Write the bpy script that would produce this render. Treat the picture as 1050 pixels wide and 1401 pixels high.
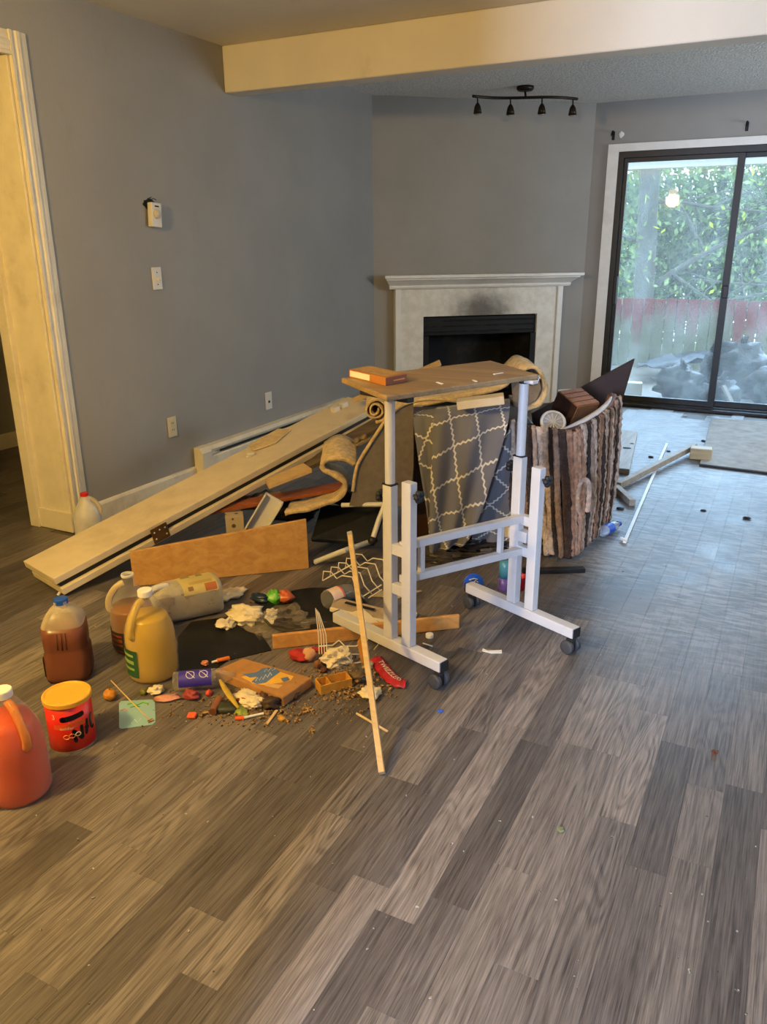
import bpy, math, random
from mathutils import Vector, Matrix, noise

for _o in list(bpy.data.objects):
    bpy.data.objects.remove(_o)
SC = bpy.context.scene
COL = SC.collection
V = Vector
PI = math.pi

# brightness of the daylight and of the kitchen lamp
SKY_STRENGTH, SUN_E, WIN_E, LAMP_E = 4.2, 9.0, 390.0, 245.0

# ------------------------------------------------------------------ camera
CAM_H, F_PX = 1.385, 1084.087
PITCH, ROLL, YAW = math.radians(18.8444), math.radians(-0.3953), math.radians(27.068)
_cp, _sp, _cy, _sy = math.cos(PITCH), math.sin(PITCH), math.cos(YAW), math.sin(YAW)
FWD = V((-_sy * _cp, _cy * _cp, -_sp))
_r0 = V((_cy, _sy, 0))
_u0 = _r0.cross(FWD)
RGT = _r0 * math.cos(ROLL) + _u0 * math.sin(ROLL)
UPV = _u0 * math.cos(ROLL) - _r0 * math.sin(ROLL)
cam_data = bpy.data.cameras.new('camera')
cam_data.sensor_fit = 'VERTICAL'
cam_data.sensor_height = 24.0
cam_data.lens = F_PX / 1401 * 24.0
cam_data.clip_start = 0.05
cam = bpy.data.objects.new('camera', cam_data)
COL.objects.link(cam)
_b = -FWD
cam.matrix_world = Matrix(((RGT.x, UPV.x, _b.x, 0), (RGT.y, UPV.y, _b.y, 0), (RGT.z, UPV.z, _b.z, CAM_H), (0, 0, 0, 1)))
SC.camera = cam

# ------------------------------------------------------------------ world: pale overcast sky
world = bpy.data.worlds.new('overcast_sky')
SC.world = world
world.use_nodes = True
_nt = world.node_tree
_nt.nodes.clear()
_out = _nt.nodes.new('ShaderNodeOutputWorld')
_bg = _nt.nodes.new('ShaderNodeBackground')
_bg.inputs['Color'].default_value = (0.72, 0.87, 1.0, 1)
_bg.inputs['Strength'].default_value = SKY_STRENGTH
_nt.links.new(_bg.outputs[0], _out.inputs[0])

# ------------------------------------------------------------------ lights
def light(name, kind, loc, energy, color, **kw):
    d = bpy.data.lights.new(name, kind)
    d.energy = energy
    d.color = color
    for k, v in kw.items():
        if k != 'aim':
            setattr(d, k, v)
    o = bpy.data.objects.new(name, d)
    o.location = loc
    if 'aim' in kw:
        o.rotation_euler = (V(kw['aim']) - V(loc)).to_track_quat('-Z', 'Y').to_euler()
    COL.objects.link(o)
    return o
# hazy sun behind the overcast, coming over the fence into the sliding door
light('hazy_sun', 'SUN', (0.6, 16, 8), SUN_E, (0.42, 0.65, 1.0), angle=math.radians(45), aim=(0.0, 5.0, 1.6))
# daylight through the window behind the photographer
light('window_daylight', 'AREA', (-0.24, -2.58, 1.45), WIN_E, (0.52, 0.68, 1.0), shape='RECTANGLE', size=0.6, size_y=1.3, aim=(-0.2, 3.0, 0.8))
# unseen area light, added at the right to brighten the back ceiling and walls
light('back_room_fill', 'AREA', (2.64, 5.6, 1.45), 62.0, (0.90, 0.95, 1.0), shape='RECTANGLE', size=1.5, size_y=1.1, aim=(-1.5, 5.5, 5.0))
# warm kitchen ceiling lamp, left of and behind the photographer
light('kitchen_lamp_light', 'POINT', (-2.05, 0.15, 1.98), LAMP_E, (1.0, 0.645, 0.18), shadow_soft_size=0.09)

vs = SC.view_settings
vs.view_transform = 'Standard'
vs.look = 'None'
vs.exposure = 0.0
vs.gamma = 1.0
vs.use_curve_mapping = False
SC.cycles.use_denoising = True
SC.cycles.max_bounces = 8
SC.cycles.transparent_max_bounces = 16
SC.cycles.caustics_reflective = False
SC.cycles.caustics_refractive = False
SC.cycles.sample_clamp_indirect = 6.0

# ------------------------------------------------------------------ placing: a picture direction met with a real plane
EYE = V((0, 0, CAM_H))
def _ray(px, py):
    return FWD * F_PX + RGT * (px - 525.0) - UPV * (py - 700.5)
def az(px, py, z=0.0):
    d = _ray(px, py)
    return EYE + d * ((z - CAM_H) / d.z)
def ay(px, py, y):
    d = _ray(px, py)
    return EYE + d * (y / d.y)
def ax(px, py, x):
    d = _ray(px, py)
    return EYE + d * (x / d.x)
def ad(px, py, dist):
    d = _ray(px, py)
    return EYE + d * (dist / math.hypot(d.x, d.y))
def seen(p):
    q = V(p) - EYE
    z = q.dot(FWD)
    return 525 + F_PX * q.dot(RGT) / z, 700.5 - F_PX * q.dot(UPV) / z, z

# ------------------------------------------------------------------ mesh building
ORG = {}
def frame_from(axis, up=V((0, 0, 1))):
    a = V(axis).normalized()
    u = V(up)
    if abs(a.dot(u.normalized())) > 0.98:
        u = V((0, 1, 0))
    s = a.cross(u).normalized()
    return a, s, s.cross(a).normalized()

class G:
    def __init__(self):
        self.v, self.f, self.uv = [], [], None
    def _add(self, vs, fs):
        n = len(self.v)
        self.v += [V(p) for p in vs]
        self.f += [tuple(i + n for i in f) for f in fs]
        return self
    def hexa(self, p):      # 8 points, bottom ring 0-3, top ring 4-7
        return self._add(p, [(3, 2, 1, 0), (4, 5, 6, 7), (0, 1, 5, 4), (1, 2, 6, 5), (2, 3, 7, 6), (3, 0, 4, 7)])
    def box(self, c, s, R=None):
        c = V(c)
        pts = []
        for z in (-1, 1):
            for x, y in ((-1, -1), (1, -1), (1, 1), (-1, 1)):
                q = V((x * s[0] / 2, y * s[1] / 2, z * s[2] / 2))
                pts.append(c + (R @ q if R else q))
        return self.hexa(pts)
    def span(self, a, b):
        return self.box([(a[i] + b[i]) / 2 for i in range(3)], [abs(b[i] - a[i]) for i in range(3)])
    def bar(self, p0, p1, w, h, up=V((0, 0, 1))):
        p0, p1 = V(p0), V(p1)
        a, s, u = frame_from(p1 - p0, up)
        pts = []
        for q in (-1, 1):
            for p, k in ((p0, -1), (p1, -1), (p1, 1), (p0, 1)):
                pts.append(p + s * (k * -w / 2) + u * (q * h / 2))
        return self.hexa(pts)
    def slab(self, poly, off):
        poly = [V(p) for p in poly]
        off = V(off)
        n = len(poly)
        nrm = sum(((poly[i] - poly[0]).cross(poly[(i + 1) % n] - poly[0]) for i in range(1, n - 1)), V((0, 0, 0)))
        if nrm.dot(off) > 0:
            poly = poly[::-1]
        return self._add(poly + [p + off for p in poly],
                         [tuple(range(n)), tuple(range(2 * n - 1, n - 1, -1))] +
                         [((i + 1) % n, i, n + i, n + (i + 1) % n) for i in range(n)])
    def tube(self, pts, r, n=8, closed=False, flat=1.0, up=V((0, 0, 1))):
        pts = [V(p) for p in pts]
        m = len(pts)
        rs = r if isinstance(r, (list, tuple)) else [r] * m
        base = len(self.v)
        side = None
        for i, p in enumerate(pts):
            if closed:
                t = pts[(i + 1) % m] - pts[i - 1]
            else:
                t = pts[min(i + 1, m - 1)] - pts[max(i - 1, 0)]
            t = t.normalized() if t.length > 1e-9 else V((0, 0, 1))
            if side is None:
                _, side, u = frame_from(t, up)
            else:
                side = (side - t * side.dot(t))
                side = side.normalized() if side.length > 1e-6 else frame_from(t, up)[1]
            u = side.cross(t)
            for k in range(n):
                a = 2 * PI * k / n
                self.v.append(p + side * (math.cos(a) * rs[i]) + u * (math.sin(a) * rs[i] * flat))
        last = m if closed else m - 1
        for i in range(last):
            for k in range(n):
                a, b = base + i * n + k, base + i * n + (k + 1) % n
                c, d = base + ((i + 1) % m) * n + (k + 1) % n, base + ((i + 1) % m) * n + k
                self.f.append((b, a, d, c))
        if not closed:
            self.f.append(tuple(base + k for k in range(n)))
            self.f.append(tuple(base + (m - 1) * n + k for k in reversed(range(n))))
        return self
    def loft(self, rings, cap=True):
        base, n = len(self.v), len(rings[0])
        for rg in rings:
            self.v += [V(p) for p in rg]
        for i in range(len(rings) - 1):
            for k in range(n):
                a, b = base + i * n + k, base + i * n + (k + 1) % n
                self.f.append((a, b, b + n, a + n))
        if cap:
            self.f.append(tuple(base + k for k in reversed(range(n))))
            e = base + (len(rings) - 1) * n
            self.f.append(tuple(e + k for k in range(n)))
        return self
    def lathe(self, prof, o=(0, 0, 0), n=24, M=None, cap=True, power=2.0, rot=0.0):
        rings = []
        for q in prof:
            rx, z = q[0], q[-1]
            ry = q[1] if len(q) == 3 else rx
            rg = []
            for k in range(n):
                a = 2 * PI * k / n
                c, s = math.cos(a), math.sin(a)
                x = math.copysign(abs(c) ** (2 / power), c) * rx
                y = math.copysign(abs(s) ** (2 / power), s) * ry
                p = V((x * math.cos(rot) - y * math.sin(rot), x * math.sin(rot) + y * math.cos(rot), z))
                rg.append(V(o) + (M @ p if M else p))
            rings.append(rg)
        return self.loft(rings, cap)
    def grid(self, rows, uv=None):
        base, n = len(self.v), len(rows[0])
        for r in rows:
            self.v += [V(p) for p in r]
        for i in range(len(rows) - 1):
            for k in range(n - 1):
                a = base + i * n + k
                self.f.append((a, a + 1, a + n + 1, a + n))
        if uv:
            self.uv = [q for r in uv for q in r]
        return self
    def blob(self, c, s, seed=0, amp=0.35, freq=2.0, nu=12, nv=8, R=None, flatz=None):
        c = V(c)
        rings = []
        sv = V((seed * 7.13, seed * 3.7, seed * 1.9))
        for i in range(nv + 1):
            th = PI * (0.03 + 0.94 * i / nv)
            rg = []
            for k in range(nu):
                a = 2 * PI * k / nu
                d = V((math.sin(th) * math.cos(a), math.sin(th) * math.sin(a), -math.cos(th)))
                m = 1 + amp * noise.noise(d * freq + sv) * 1.6 + amp * 0.5 * noise.noise(d * freq * 2.7 + sv)
                q = V((d.x * s[0], d.y * s[1], d.z * s[2])) * m
                q = R @ q if R else q
                q = c + q
                if flatz is not None and q.z < flatz:
                    q.z = flatz
                rg.append(q)
            rings.append(rg)
        return self.loft(rings)

def mk(name, g, mat, parent=None, smooth=False, bevel=0.0, solid=0.0, sub=0, loc=None, seg=2):
    if parent is not None:
        o0 = ORG[parent.name]
    elif loc is not None:
        o0 = V(loc)
    else:
        xs, ys, zs = [p.x for p in g.v], [p.y for p in g.v], [p.z for p in g.v]
        o0 = V(((min(xs) + max(xs)) / 2, (min(ys) + max(ys)) / 2, min(zs)))
    me = bpy.data.meshes.new(name)
    me.from_pydata([tuple(p - o0) for p in g.v], [], g.f)
    if g.uv:
        ul = me.uv_layers.new(name='UVMap')
        for lp in me.loops:
            ul.data[lp.index].uv = g.uv[lp.vertex_index]
    me.update()
    if mat is not None:
        me.materials.append(mat)
    if smooth:
        me.shade_smooth()
        if smooth != 'all':
            pass
    ob = bpy.data.objects.new(name, me)
    COL.objects.link(ob)
    if parent is None:
        ob.location = o0
    else:
        ob.parent = parent
    ORG[ob.name] = o0
    if solid:
        m = ob.modifiers.new('thickness', 'SOLIDIFY')
        m.thickness = solid
        m.offset = 0
    if sub:
        m = ob.modifiers.new('smooth', 'SUBSURF')
        m.levels = m.render_levels = sub
    if bevel:
        m = ob.modifiers.new('bevel', 'BEVEL')
        m.width = bevel
        m.segments = seg
        m.limit_method = 'ANGLE'
        m.angle_limit = math.radians(40)
    return ob

def tag(o, label, cat, group=None):
    o['label'] = label
    o['category'] = cat
    if group:
        o['group'] = group
    return o
def struct(o, label=None):
    o['kind'] = 'structure'
    if label:
        o['label'] = label
    return o
def thing(name, label, cat, loc, group=None):
    o = bpy.data.objects.new(name, None)
    o.empty_display_size = 0.05
    COL.objects.link(o)
    o.location = loc
    ORG[o.name] = V(loc)
    return tag(o, label, cat, group)
def solo(name, label, cat, g, mat, group=None, **kw):
    return tag(mk(name, g, mat, **kw), label, cat, group)
def part(name, g, mat, parent, label=None, **kw):
    o = mk(name, g, mat, parent=parent, **kw)
    if label:
        o['label'] = label
    return o
def rot(axis, deg):
    return Matrix.Rotation(math.radians(deg), 3, axis)
def spline(pts, n=8):     # Catmull-Rom through points
    pts = [V(p) for p in pts]
    out = []
    for i in range(len(pts) - 1):
        p0, p1, p2, p3 = pts[max(i - 1, 0)], pts[i], pts[i + 1], pts[min(i + 2, len(pts) - 1)]
        for k in range(n):
            t = k / n
            out.append(0.5 * ((2 * p1) + (p2 - p0) * t + (2 * p0 - 5 * p1 + 4 * p2 - p3) * t * t + (3 * p1 - p0 - 3 * p2 + p3) * t ** 3))
    out.append(pts[-1])
    return out
_TEXT = {}
def text_geo(s, size, place, depth=0.0004, bold=0.0, align='CENTER'):
    """lettering as a mesh; place(x, y) -> world point on the printed surface, x right and y up in metres"""
    cu = bpy.data.curves.new('lettering', 'FONT')
    cu.body, cu.size, cu.align_x, cu.align_y, cu.offset = s, size, align, 'CENTER', bold
    cu.resolution_u = 3
    ob = bpy.data.objects.new('lettering', cu)
    COL.objects.link(ob)
    dg = bpy.context.evaluated_depsgraph_get()
    me = ob.evaluated_get(dg).to_mesh()
    g = G()
    g._add([place(p.co.x, p.co.y) for p in me.vertices], [tuple(f.vertices) for f in me.polygons])
    ob.evaluated_get(dg).to_mesh_clear()
    bpy.data.objects.remove(ob)
    bpy.data.curves.remove(cu)
    return g

# ------------------------------------------------------------------ materials
def lin(c):
    return tuple((x / 255 / 12.92 if x / 255 <= 0.04045 else ((x / 255 + 0.055) / 1.055) ** 2.4) for x in c) + (1,)
class N:
    """small node-graph writer"""
    def __init__(self, name):
        self.m = bpy.data.materials.new(name)
        self.m.use_nodes = True
        self.t = self.m.node_tree
        self.t.nodes.clear()
        self.out = self.t.nodes.new('ShaderNodeOutputMaterial')
    def new(self, kind, **kw):
        n = self.t.nodes.new(kind)
        for k, v in kw.items():
            setattr(n, k, v)
        return n
    def set(self, sock, v):
        if isinstance(v, bpy.types.NodeSocket):
            self.t.links.new(v, sock)
        else:
            sock.default_value = v
    def math(self, op, a, b=0.0, c=None, clamp=False):
        n = self.new('ShaderNodeMath', operation=op, use_clamp=clamp)
        self.set(n.inputs[0], a)
        self.set(n.inputs[1], b)
        if c is not None:
            self.set(n.inputs[2], c)
        return n.outputs[0]
    def mix(self, f, a, b, blend='MIX'):
        n = self.new('ShaderNodeMix', data_type='RGBA', blend_type=blend)
        self.set(n.inputs[0], f)
        self.set(n.inputs[6], a)
        self.set(n.inputs[7], b)
        return n.outputs[2]
    def noise(self, vec, scale, detail=3.0, rough=0.5, dist=0.0):
        n = self.new('ShaderNodeTexNoise')
        if vec is not None:
            self.set(n.inputs['Vector'], vec)
        n.inputs['Scale'].default_value = scale
        n.inputs['Detail'].default_value = detail
        n.inputs['Roughness'].default_value = rough
        n.inputs['Distortion'].default_value = dist
        return n.outputs[0]
    def ramp(self, f, stops):
        n = self.new('ShaderNodeValToRGB')
        e = n.color_ramp.elements
        while len(e) < len(stops):
            e.new(0.5)
        for i, (p, c) in enumerate(stops):
            e[i].position = p
            e[i].color = c if len(c) == 4 else tuple(c) + (1,)
        self.set(n.inputs[0], f)
        return n.outputs[0]
    def sstep(self, x, a, b):
        n = self.new('ShaderNodeMapRange', interpolation_type='SMOOTHSTEP')
        self.set(n.inputs[0], x)
        n.inputs[1].default_value, n.inputs[2].default_value = a, b
        return n.outputs[0]
    def mapping(self, vec, scale=(1, 1, 1), loc=(0, 0, 0), rotation=(0, 0, 0)):
        n = self.new('ShaderNodeMapping')
        self.set(n.inputs[0], vec)
        self.set(n.inputs[1], loc)
        n.inputs[2].default_value = rotation
        n.inputs[3].default_value = scale
        return n.outputs[0]
    def objco(self):
        return self.new('ShaderNodeTexCoord').outputs['Object']
    def pos(self):
        return self.new('ShaderNodeNewGeometry').outputs['Position']
    def xyz(self, v):
        n = self.new('ShaderNodeSeparateXYZ')
        self.set(n.inputs[0], v)
        return n.outputs
    def bump(self, h, strength=0.3, dist=0.01):
        n = self.new('ShaderNodeBump')
        n.inputs['Strength'].default_value = strength
        n.inputs['Distance'].default_value = dist
        self.set(n.inputs['Height'], h)
        return n.outputs[0]
    def bsdf(self, color, rough=0.5, metal=0.0, spec=0.5, normal=None, trans=0.0, ior=1.45, sheen=0.0, coat=0.0, alpha=1.0, sss=0.0):
        n = self.new('ShaderNodeBsdfPrincipled')
        self.set(n.inputs['Base Color'], color)
        self.set(n.inputs['Roughness'], rough)
        n.inputs['Metallic'].default_value = metal
        n.inputs['Specular IOR Level'].default_value = spec
        n.inputs['Transmission Weight'].default_value = trans
        n.inputs['IOR'].default_value = ior
        n.inputs['Sheen Weight'].default_value = sheen
        n.inputs['Coat Weight'].default_value = coat
        self.set(n.inputs['Alpha'], alpha)
        if sss:
            n.inputs['Subsurface Weight'].default_value = sss
            n.inputs['Subsurface Radius'].default_value = (0.03, 0.02, 0.01)
        if normal is not None:
            self.set(n.inputs['Normal'], normal)
        self.bs = n
        return n.outputs[0]
    def done(self, shader):
        self.t.links.new(shader, self.out.inputs[0])
        return self.m

def plain(name, c, rough=0.5, metal=0.0, vary=0.12, scale=9.0, bump=0.0, bscale=60.0, spec=0.5, sheen=0.0, coat=0.0, dirt=None, dscale=4.0, damt=0.5, sss=0.0, bdist=0.004):
    """one colour with a slight uneven tone, optional dirt blotches and fine relief"""
    n = N(name)
    p = n.objco()
    nz = n.noise(p, scale, 4.0, 0.6)
    base = lin(c)
    lo = tuple(x * (1 - vary) for x in base[:3]) + (1,)
    hi = tuple(min(1, x * (1 + vary)) for x in base[:3]) + (1,)
    col = n.mix(n.sstep(nz, 0.3, 0.7), lo, hi)
    if dirt:
        d = n.sstep(n.noise(p, dscale, 5.0, 0.65), 0.5, 0.72)
        col = n.mix(n.math('MULTIPLY', d, damt), col, lin(dirt))
    nrm = n.bump(n.noise(p, bscale, 4.0, 0.6), bump, bdist) if bump else None
    return n.done(n.bsdf(col, rough, metal, spec, nrm, sheen=sheen, coat=coat, sss=sss))

def wood(name, a, b, axis=0, scale=1.0, rough=0.5, fine=1.0, spec=0.4):
    """long-grained wood running along a local axis"""
    n = N(name)
    p = n.objco()
    st = [14.0 * scale] * 3
    st[axis] = 0.9 * scale
    q = n.mapping(p, tuple(st))
    g1 = n.noise(q, 2.2, 6.0, 0.65, 0.6)
    st2 = [70.0 * scale] * 3
    st2[axis] = 2.0 * scale
    g2 = n.noise(n.mapping(p, tuple(st2)), 2.0, 3.0, 0.6)
    f = n.math('ADD', n.math('MULTIPLY', n.sstep(g1, 0.3, 0.7), 0.7), n.math('MULTIPLY', g2, 0.3 * fine))
    col = n.mix(f, lin(a), lin(b))
    return n.done(n.bsdf(col, rough, spec=spec, normal=n.bump(g2, 0.15, 0.002)))

def clear_plastic(name, c, haze=0.35, rough=0.25, tint=(255, 255, 255), edge=0.45):
    """see-through plastic skin: part of the light passes straight, part is scattered by the skin"""
    n = N(name)
    p = n.objco()
    nz = n.noise(p, 14.0, 3.0)
    tr = n.new('ShaderNodeBsdfTransparent')
    tr.inputs[0].default_value = lin(tint)
    sh = n.bsdf(lin(c), rough, spec=0.6, normal=n.bump(nz, 0.2, 0.004))
    fr = n.new('ShaderNodeLayerWeight')
    fr.inputs[0].default_value = 0.35
    f = n.math('ADD', n.math('MULTIPLY', fr.outputs['Facing'], edge), n.math('MULTIPLY', n.math('ADD', nz, 0.5), haze), clamp=True)
    m = n.new('ShaderNodeMixShader')
    n.set(m.inputs[0], f)
    n.set(m.inputs[1], tr.outputs[0])
    n.set(m.inputs[2], sh)
    return n.done(m.outputs[0])

# ================================================================== materials of the setting
def floor_material():
    n = N('laminate_plank')
    geo = n.pos()
    oi = n.new('ShaderNodeObjectInfo').outputs['Random']
    at = n.new('ShaderNodeAttribute', attribute_name='tone').outputs['Fac']
    rnd = n.math('FRACT', n.math('ADD', oi, at))
    r2 = n.math('FRACT', n.math('MULTIPLY', rnd, 17.31))
    cmb = n.new('ShaderNodeCombineXYZ')
    n.set(cmb.inputs[0], n.math('MULTIPLY', rnd, 41.0))
    n.set(cmb.inputs[1], n.math('MULTIPLY', r2, 23.0))
    va = n.new('ShaderNodeVectorMath', operation='ADD')
    n.set(va.inputs[0], geo)
    n.set(va.inputs[1], cmb.outputs[0])
    p = va.outputs[0]
    # rings: distance field squeezed along the plank, warped
    g0 = n.noise(n.mapping(p, (10.0, 1.3, 1)), 1.0, 2.0, 0.5, 0.35)
    rings = n.math('PINGPONG', n.math('MULTIPLY', g0, 16.0), 0.5)
    fine = n.noise(n.mapping(p, (300, 7.0, 1)), 1.0, 5.0, 0.7)
    mid = n.noise(n.mapping(p, (120, 3.4, 1)), 1.0, 4.0, 0.7, 0.5)
    f = n.math('ADD', n.math('MULTIPLY', n.sstep(rings, 0.06, 0.36), n.math('ADD', 0.06, n.math('MULTIPLY', n.sstep(r2, 0.55, 0.9), 0.22))), n.math('MULTIPLY', n.sstep(fine, 0.34, 0.68), 0.42))
    f = n.math('ADD', f, n.math('MULTIPLY', n.sstep(mid, 0.33, 0.68), 0.42))
    col = n.mix(f, lin((58, 53, 52)), lin((136, 129, 125)))
    tone = n.ramp(rnd, [(0.0, (0.62, 0.61, 0.61)), (0.3, (0.77, 0.76, 0.76)), (0.65, (1.0, 0.98, 0.95)), (1.0, (1.28, 1.24, 1.18))])
    col = n.mix(1.0, col, tone, 'MULTIPLY')
    # dried dirt and scuffing on the walked way to the glass door
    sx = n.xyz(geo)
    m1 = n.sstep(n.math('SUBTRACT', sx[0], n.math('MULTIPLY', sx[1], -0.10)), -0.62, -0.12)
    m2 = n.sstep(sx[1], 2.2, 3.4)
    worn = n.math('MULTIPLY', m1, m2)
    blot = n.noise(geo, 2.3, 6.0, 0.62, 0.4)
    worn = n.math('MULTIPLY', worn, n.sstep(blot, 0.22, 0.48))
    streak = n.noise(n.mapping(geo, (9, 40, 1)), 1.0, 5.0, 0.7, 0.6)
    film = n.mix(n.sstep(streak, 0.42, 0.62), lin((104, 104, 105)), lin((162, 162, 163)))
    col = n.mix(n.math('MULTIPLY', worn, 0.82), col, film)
    spots = n.math('MULTIPLY', n.sstep(n.noise(geo, 11.0, 4.0, 0.6), 0.66, 0.71), m2)
    col = n.mix(n.math('MULTIPLY', spots, 0.6), col, lin((52, 48, 46)))
    grime = n.sstep(n.noise(geo, 1.6, 5.0, 0.6, 0.5), 0.52, 0.72)
    col = n.mix(n.math('MULTIPLY', grime, 0.42), col, lin((50, 46, 46)))
    # old brown water stain beside the table
    st = n.new('ShaderNodeVectorMath', operation='SUBTRACT')
    n.set(st.inputs[0], geo)
    st.inputs[1].default_value = (-0.468, 3.06, 0)
    sl = n.new('ShaderNodeVectorMath', operation='LENGTH')
    n.set(sl.inputs[0], n.mapping(st.outputs[0], (5.2, 7.5, 1)))
    sd = n.math('ADD', sl.outputs['Value'], n.math('MULTIPLY', n.noise(geo, 9.0, 4.0, 0.6), 0.9))
    col = n.mix(n.math('MULTIPLY', n.math('SUBTRACT', 1.0, n.sstep(sd, 1.18, 1.38)), 0.7), col, lin((104, 98, 94)))
    rough = n.math('ADD', n.math('MULTIPLY', worn, 0.10), n.math('ADD', 0.32, n.math('MULTIPLY', blot, 0.14)))
    return n.done(n.bsdf(col, rough, spec=0.45, normal=n.bump(fine, 0.10, 0.002)))
def wall_material(name, c, soot=False):
    n = N(name)
    geo = n.pos()
    big = n.noise(geo, 1.3, 4.0, 0.6)
    peel = n.noise(geo, 95.0, 3.0, 0.6)
    b = lin(c)
    col = n.mix(n.sstep(big, 0.3, 0.7), tuple(x * 0.93 for x in b[:3]) + (1,), tuple(x * 1.05 for x in b[:3]) + (1,))
    smear = n.sstep(n.noise(n.mapping(geo, (3, 3, 1.2)), 2.0, 6.0, 0.7), 0.60, 0.74)
    col = n.mix(n.math('MULTIPLY', smear, 0.12), col, lin((120, 100, 75)))
    return n.done(n.bsdf(col, 0.62, spec=0.3, normal=n.bump(peel, 0.22, 0.004)))
def popcorn_material():
    n = N('popcorn_ceiling')
    geo = n.pos()
    a = n.noise(geo, 70.0, 3.0, 0.6)
    b = n.noise(geo, 24.0, 3.0, 0.6)
    h = n.math('ADD', n.sstep(a, 0.42, 0.66), n.math('MULTIPLY', b, 0.7))
    col = n.mix(n.sstep(a, 0.35, 0.65), lin((214, 212, 206)), lin((244, 242, 236)))
    return n.done(n.bsdf(col, 0.85, spec=0.2, normal=n.bump(h, 0.6, 0.012)))
def glass_material():
    n = N('dirty_door_glass')
    geo = n.pos()
    fr = n.new('ShaderNodeFresnel')
    fr.inputs[0].default_value = 1.45
    tr = n.new('ShaderNodeBsdfTransparent')
    tr.inputs[0].default_value = (0.93, 0.97, 0.96, 1)
    gl = n.new('ShaderNodeBsdfGlossy')
    gl.inputs['Roughness'].default_value = 0.02
    m = n.new('ShaderNodeMixShader')
    n.set(m.inputs[0], fr.outputs[0])
    n.set(m.inputs[1], tr.outputs[0])
    n.set(m.inputs[2], gl.outputs[0])
    # grime: scatters daylight forward
    z = n.xyz(geo)[2]
    sm = n.noise(n.mapping(geo, (2.4, 1, 1.5)), 1.8, 6.0, 0.68, 0.5)
    low = n.math('SUBTRACT', 1.0, n.sstep(z, 0.15, 1.2))
    amt = n.math('ADD', n.math('MULTIPLY', n.sstep(sm, 0.35, 0.75), n.math('ADD', 0.05, n.math('MULTIPLY', low, 0.03))), 0.055)
    tl = n.new('ShaderNodeBsdfTranslucent')
    tl.inputs[0].default_value = (0.8, 0.86, 0.86, 1)
    m2 = n.new('ShaderNodeMixShader')
    n.set(m2.inputs[0], amt)
    n.set(m2.inputs[1], m.outputs[0])
    n.set(m2.inputs[2], tl.outputs[0])
    return n.done(m2.outputs[0])

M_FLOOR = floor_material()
M_JOINT = plain('floor_joint', (84, 75, 68), 0.6)
M_WALL = wall_material('grey_wall_paint', (150, 147, 142))
M_CEIL = popcorn_material()
M_CEILN = wall_material('cream_ceiling_paint', (222, 216, 202))
M_BEAM = wall_material('cream_beam_paint', (222, 214, 200))
M_TRIM = plain('cream_gloss_trim', (222, 212, 188), 0.4, vary=0.05, dirt=(140, 112, 80), dscale=3.0, damt=0.35)
M_WHITE = plain('white_paint', (228, 226, 220), 0.45, vary=0.04, dirt=(150, 140, 125), dscale=2.2, damt=0.3)
M_BLACKF = plain('black_anodised', (13, 13, 14), 0.45, vary=0.2, dirt=(60, 58, 56), dscale=9, damt=0.12)
M_GLASS = glass_material()

# ================================================================== the setting
ZC = 2.44
FA, FB = V((-3.12, 5.96, 0)), V((-1.70, 7.19, 0))
FE = (FB - FA).normalized()
FN = V((FE.y, -FE.x, 0))
FL = (FB - FA).length
def fp(s, off, z):
    return FA + FE * s + FN * off + V((0, 0, z))

floor = struct(mk('floor', G().span((-5.1, -2.75, -0.10), (2.7, 7.34, -0.004)), M_JOINT, loc=(0, 0, 0)))
random.seed(4)
PW = 0.0925
PLANK_LEN = (0.30, 0.42, 0.54, 0.66, 0.80)
plank_mesh = {}
for L in PLANK_LEN:
    g = G()
    w, l, b = PW / 2 - 0.00012, L / 2 - 0.00012, 0.00042
    g.hexa([(-w, -l, -0.0045), (w, -l, -0.0045), (w, l, -0.0045), (-w, l, -0.0045),
            (-w, -l, -b), (w, -l, -b), (w, l, -b), (-w, l, -b)])
    g.f.remove((4, 5, 6, 7))
    n0 = len(g.v)
    g.v += [V((-w + b, -l + b, 0)), V((w - b, -l + b, 0)), V((w - b, l - b, 0)), V((-w + b, l - b, 0))]
    g.f += [(n0, n0 + 1, n0 + 2, n0 + 3)] + [(4 + i, 4 + (i + 1) % 4, n0 + (i + 1) % 4, n0 + i) for i in range(4)]
    me = bpy.data.meshes.new('plank')
    me.from_pydata([tuple(q) for q in g.v], [], g.f)
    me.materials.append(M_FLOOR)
    plank_mesh[L] = (me, g)
def plank_ok(x, y, L):
    if x < -3.36 and x > -4.88:
        return 1.0 < y - L / 2 and y + L / 2 < 5.4
    if x <= -4.88:
        return False
    if x < -3.08:
        return 0.9 < y - L / 2 and y + L / 2 < 2.66
    return (V((x, y + L / 2, 0)) - FA).dot(FN) > 0.06 and y + L / 2 < 7.2
cand = []
row = 0
x = -4.85
while x < 1.5:
    y = 0.25 - random.random() * 0.6
    while y < 7.15:
        L = random.choice(PLANK_LEN)
        if -3.36 <= x < -3.08 and y < 2.66 < y + L:
            L = max([q for q in PLANK_LEN if y + q < 2.66] or [0.30])
        c = y + L / 2
        if plank_ok(x, c, L):
            pr = [seen((x + a, c + b, 0)) for a, b in ((-PW / 2, -L / 2), (PW / 2, -L / 2), (PW / 2, L / 2), (-PW / 2, L / 2))]
            if all(q[2] > 0.2 for q in pr) and any(-190 < q[0] < 1240 and 0 < q[1] < 1560 for q in pr):
                ar = abs(sum(pr[i][0] * pr[(i + 1) % 4][1] - pr[(i + 1) % 4][0] * pr[i][1] for i in range(4))) / 2
                inside = any(0 < q[0] < 1050 and 0 < q[1] < 1401 for q in pr)
                cand.append((ar if inside else ar * 0.02, x, c, L))
        y += L
    x += PW
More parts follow.
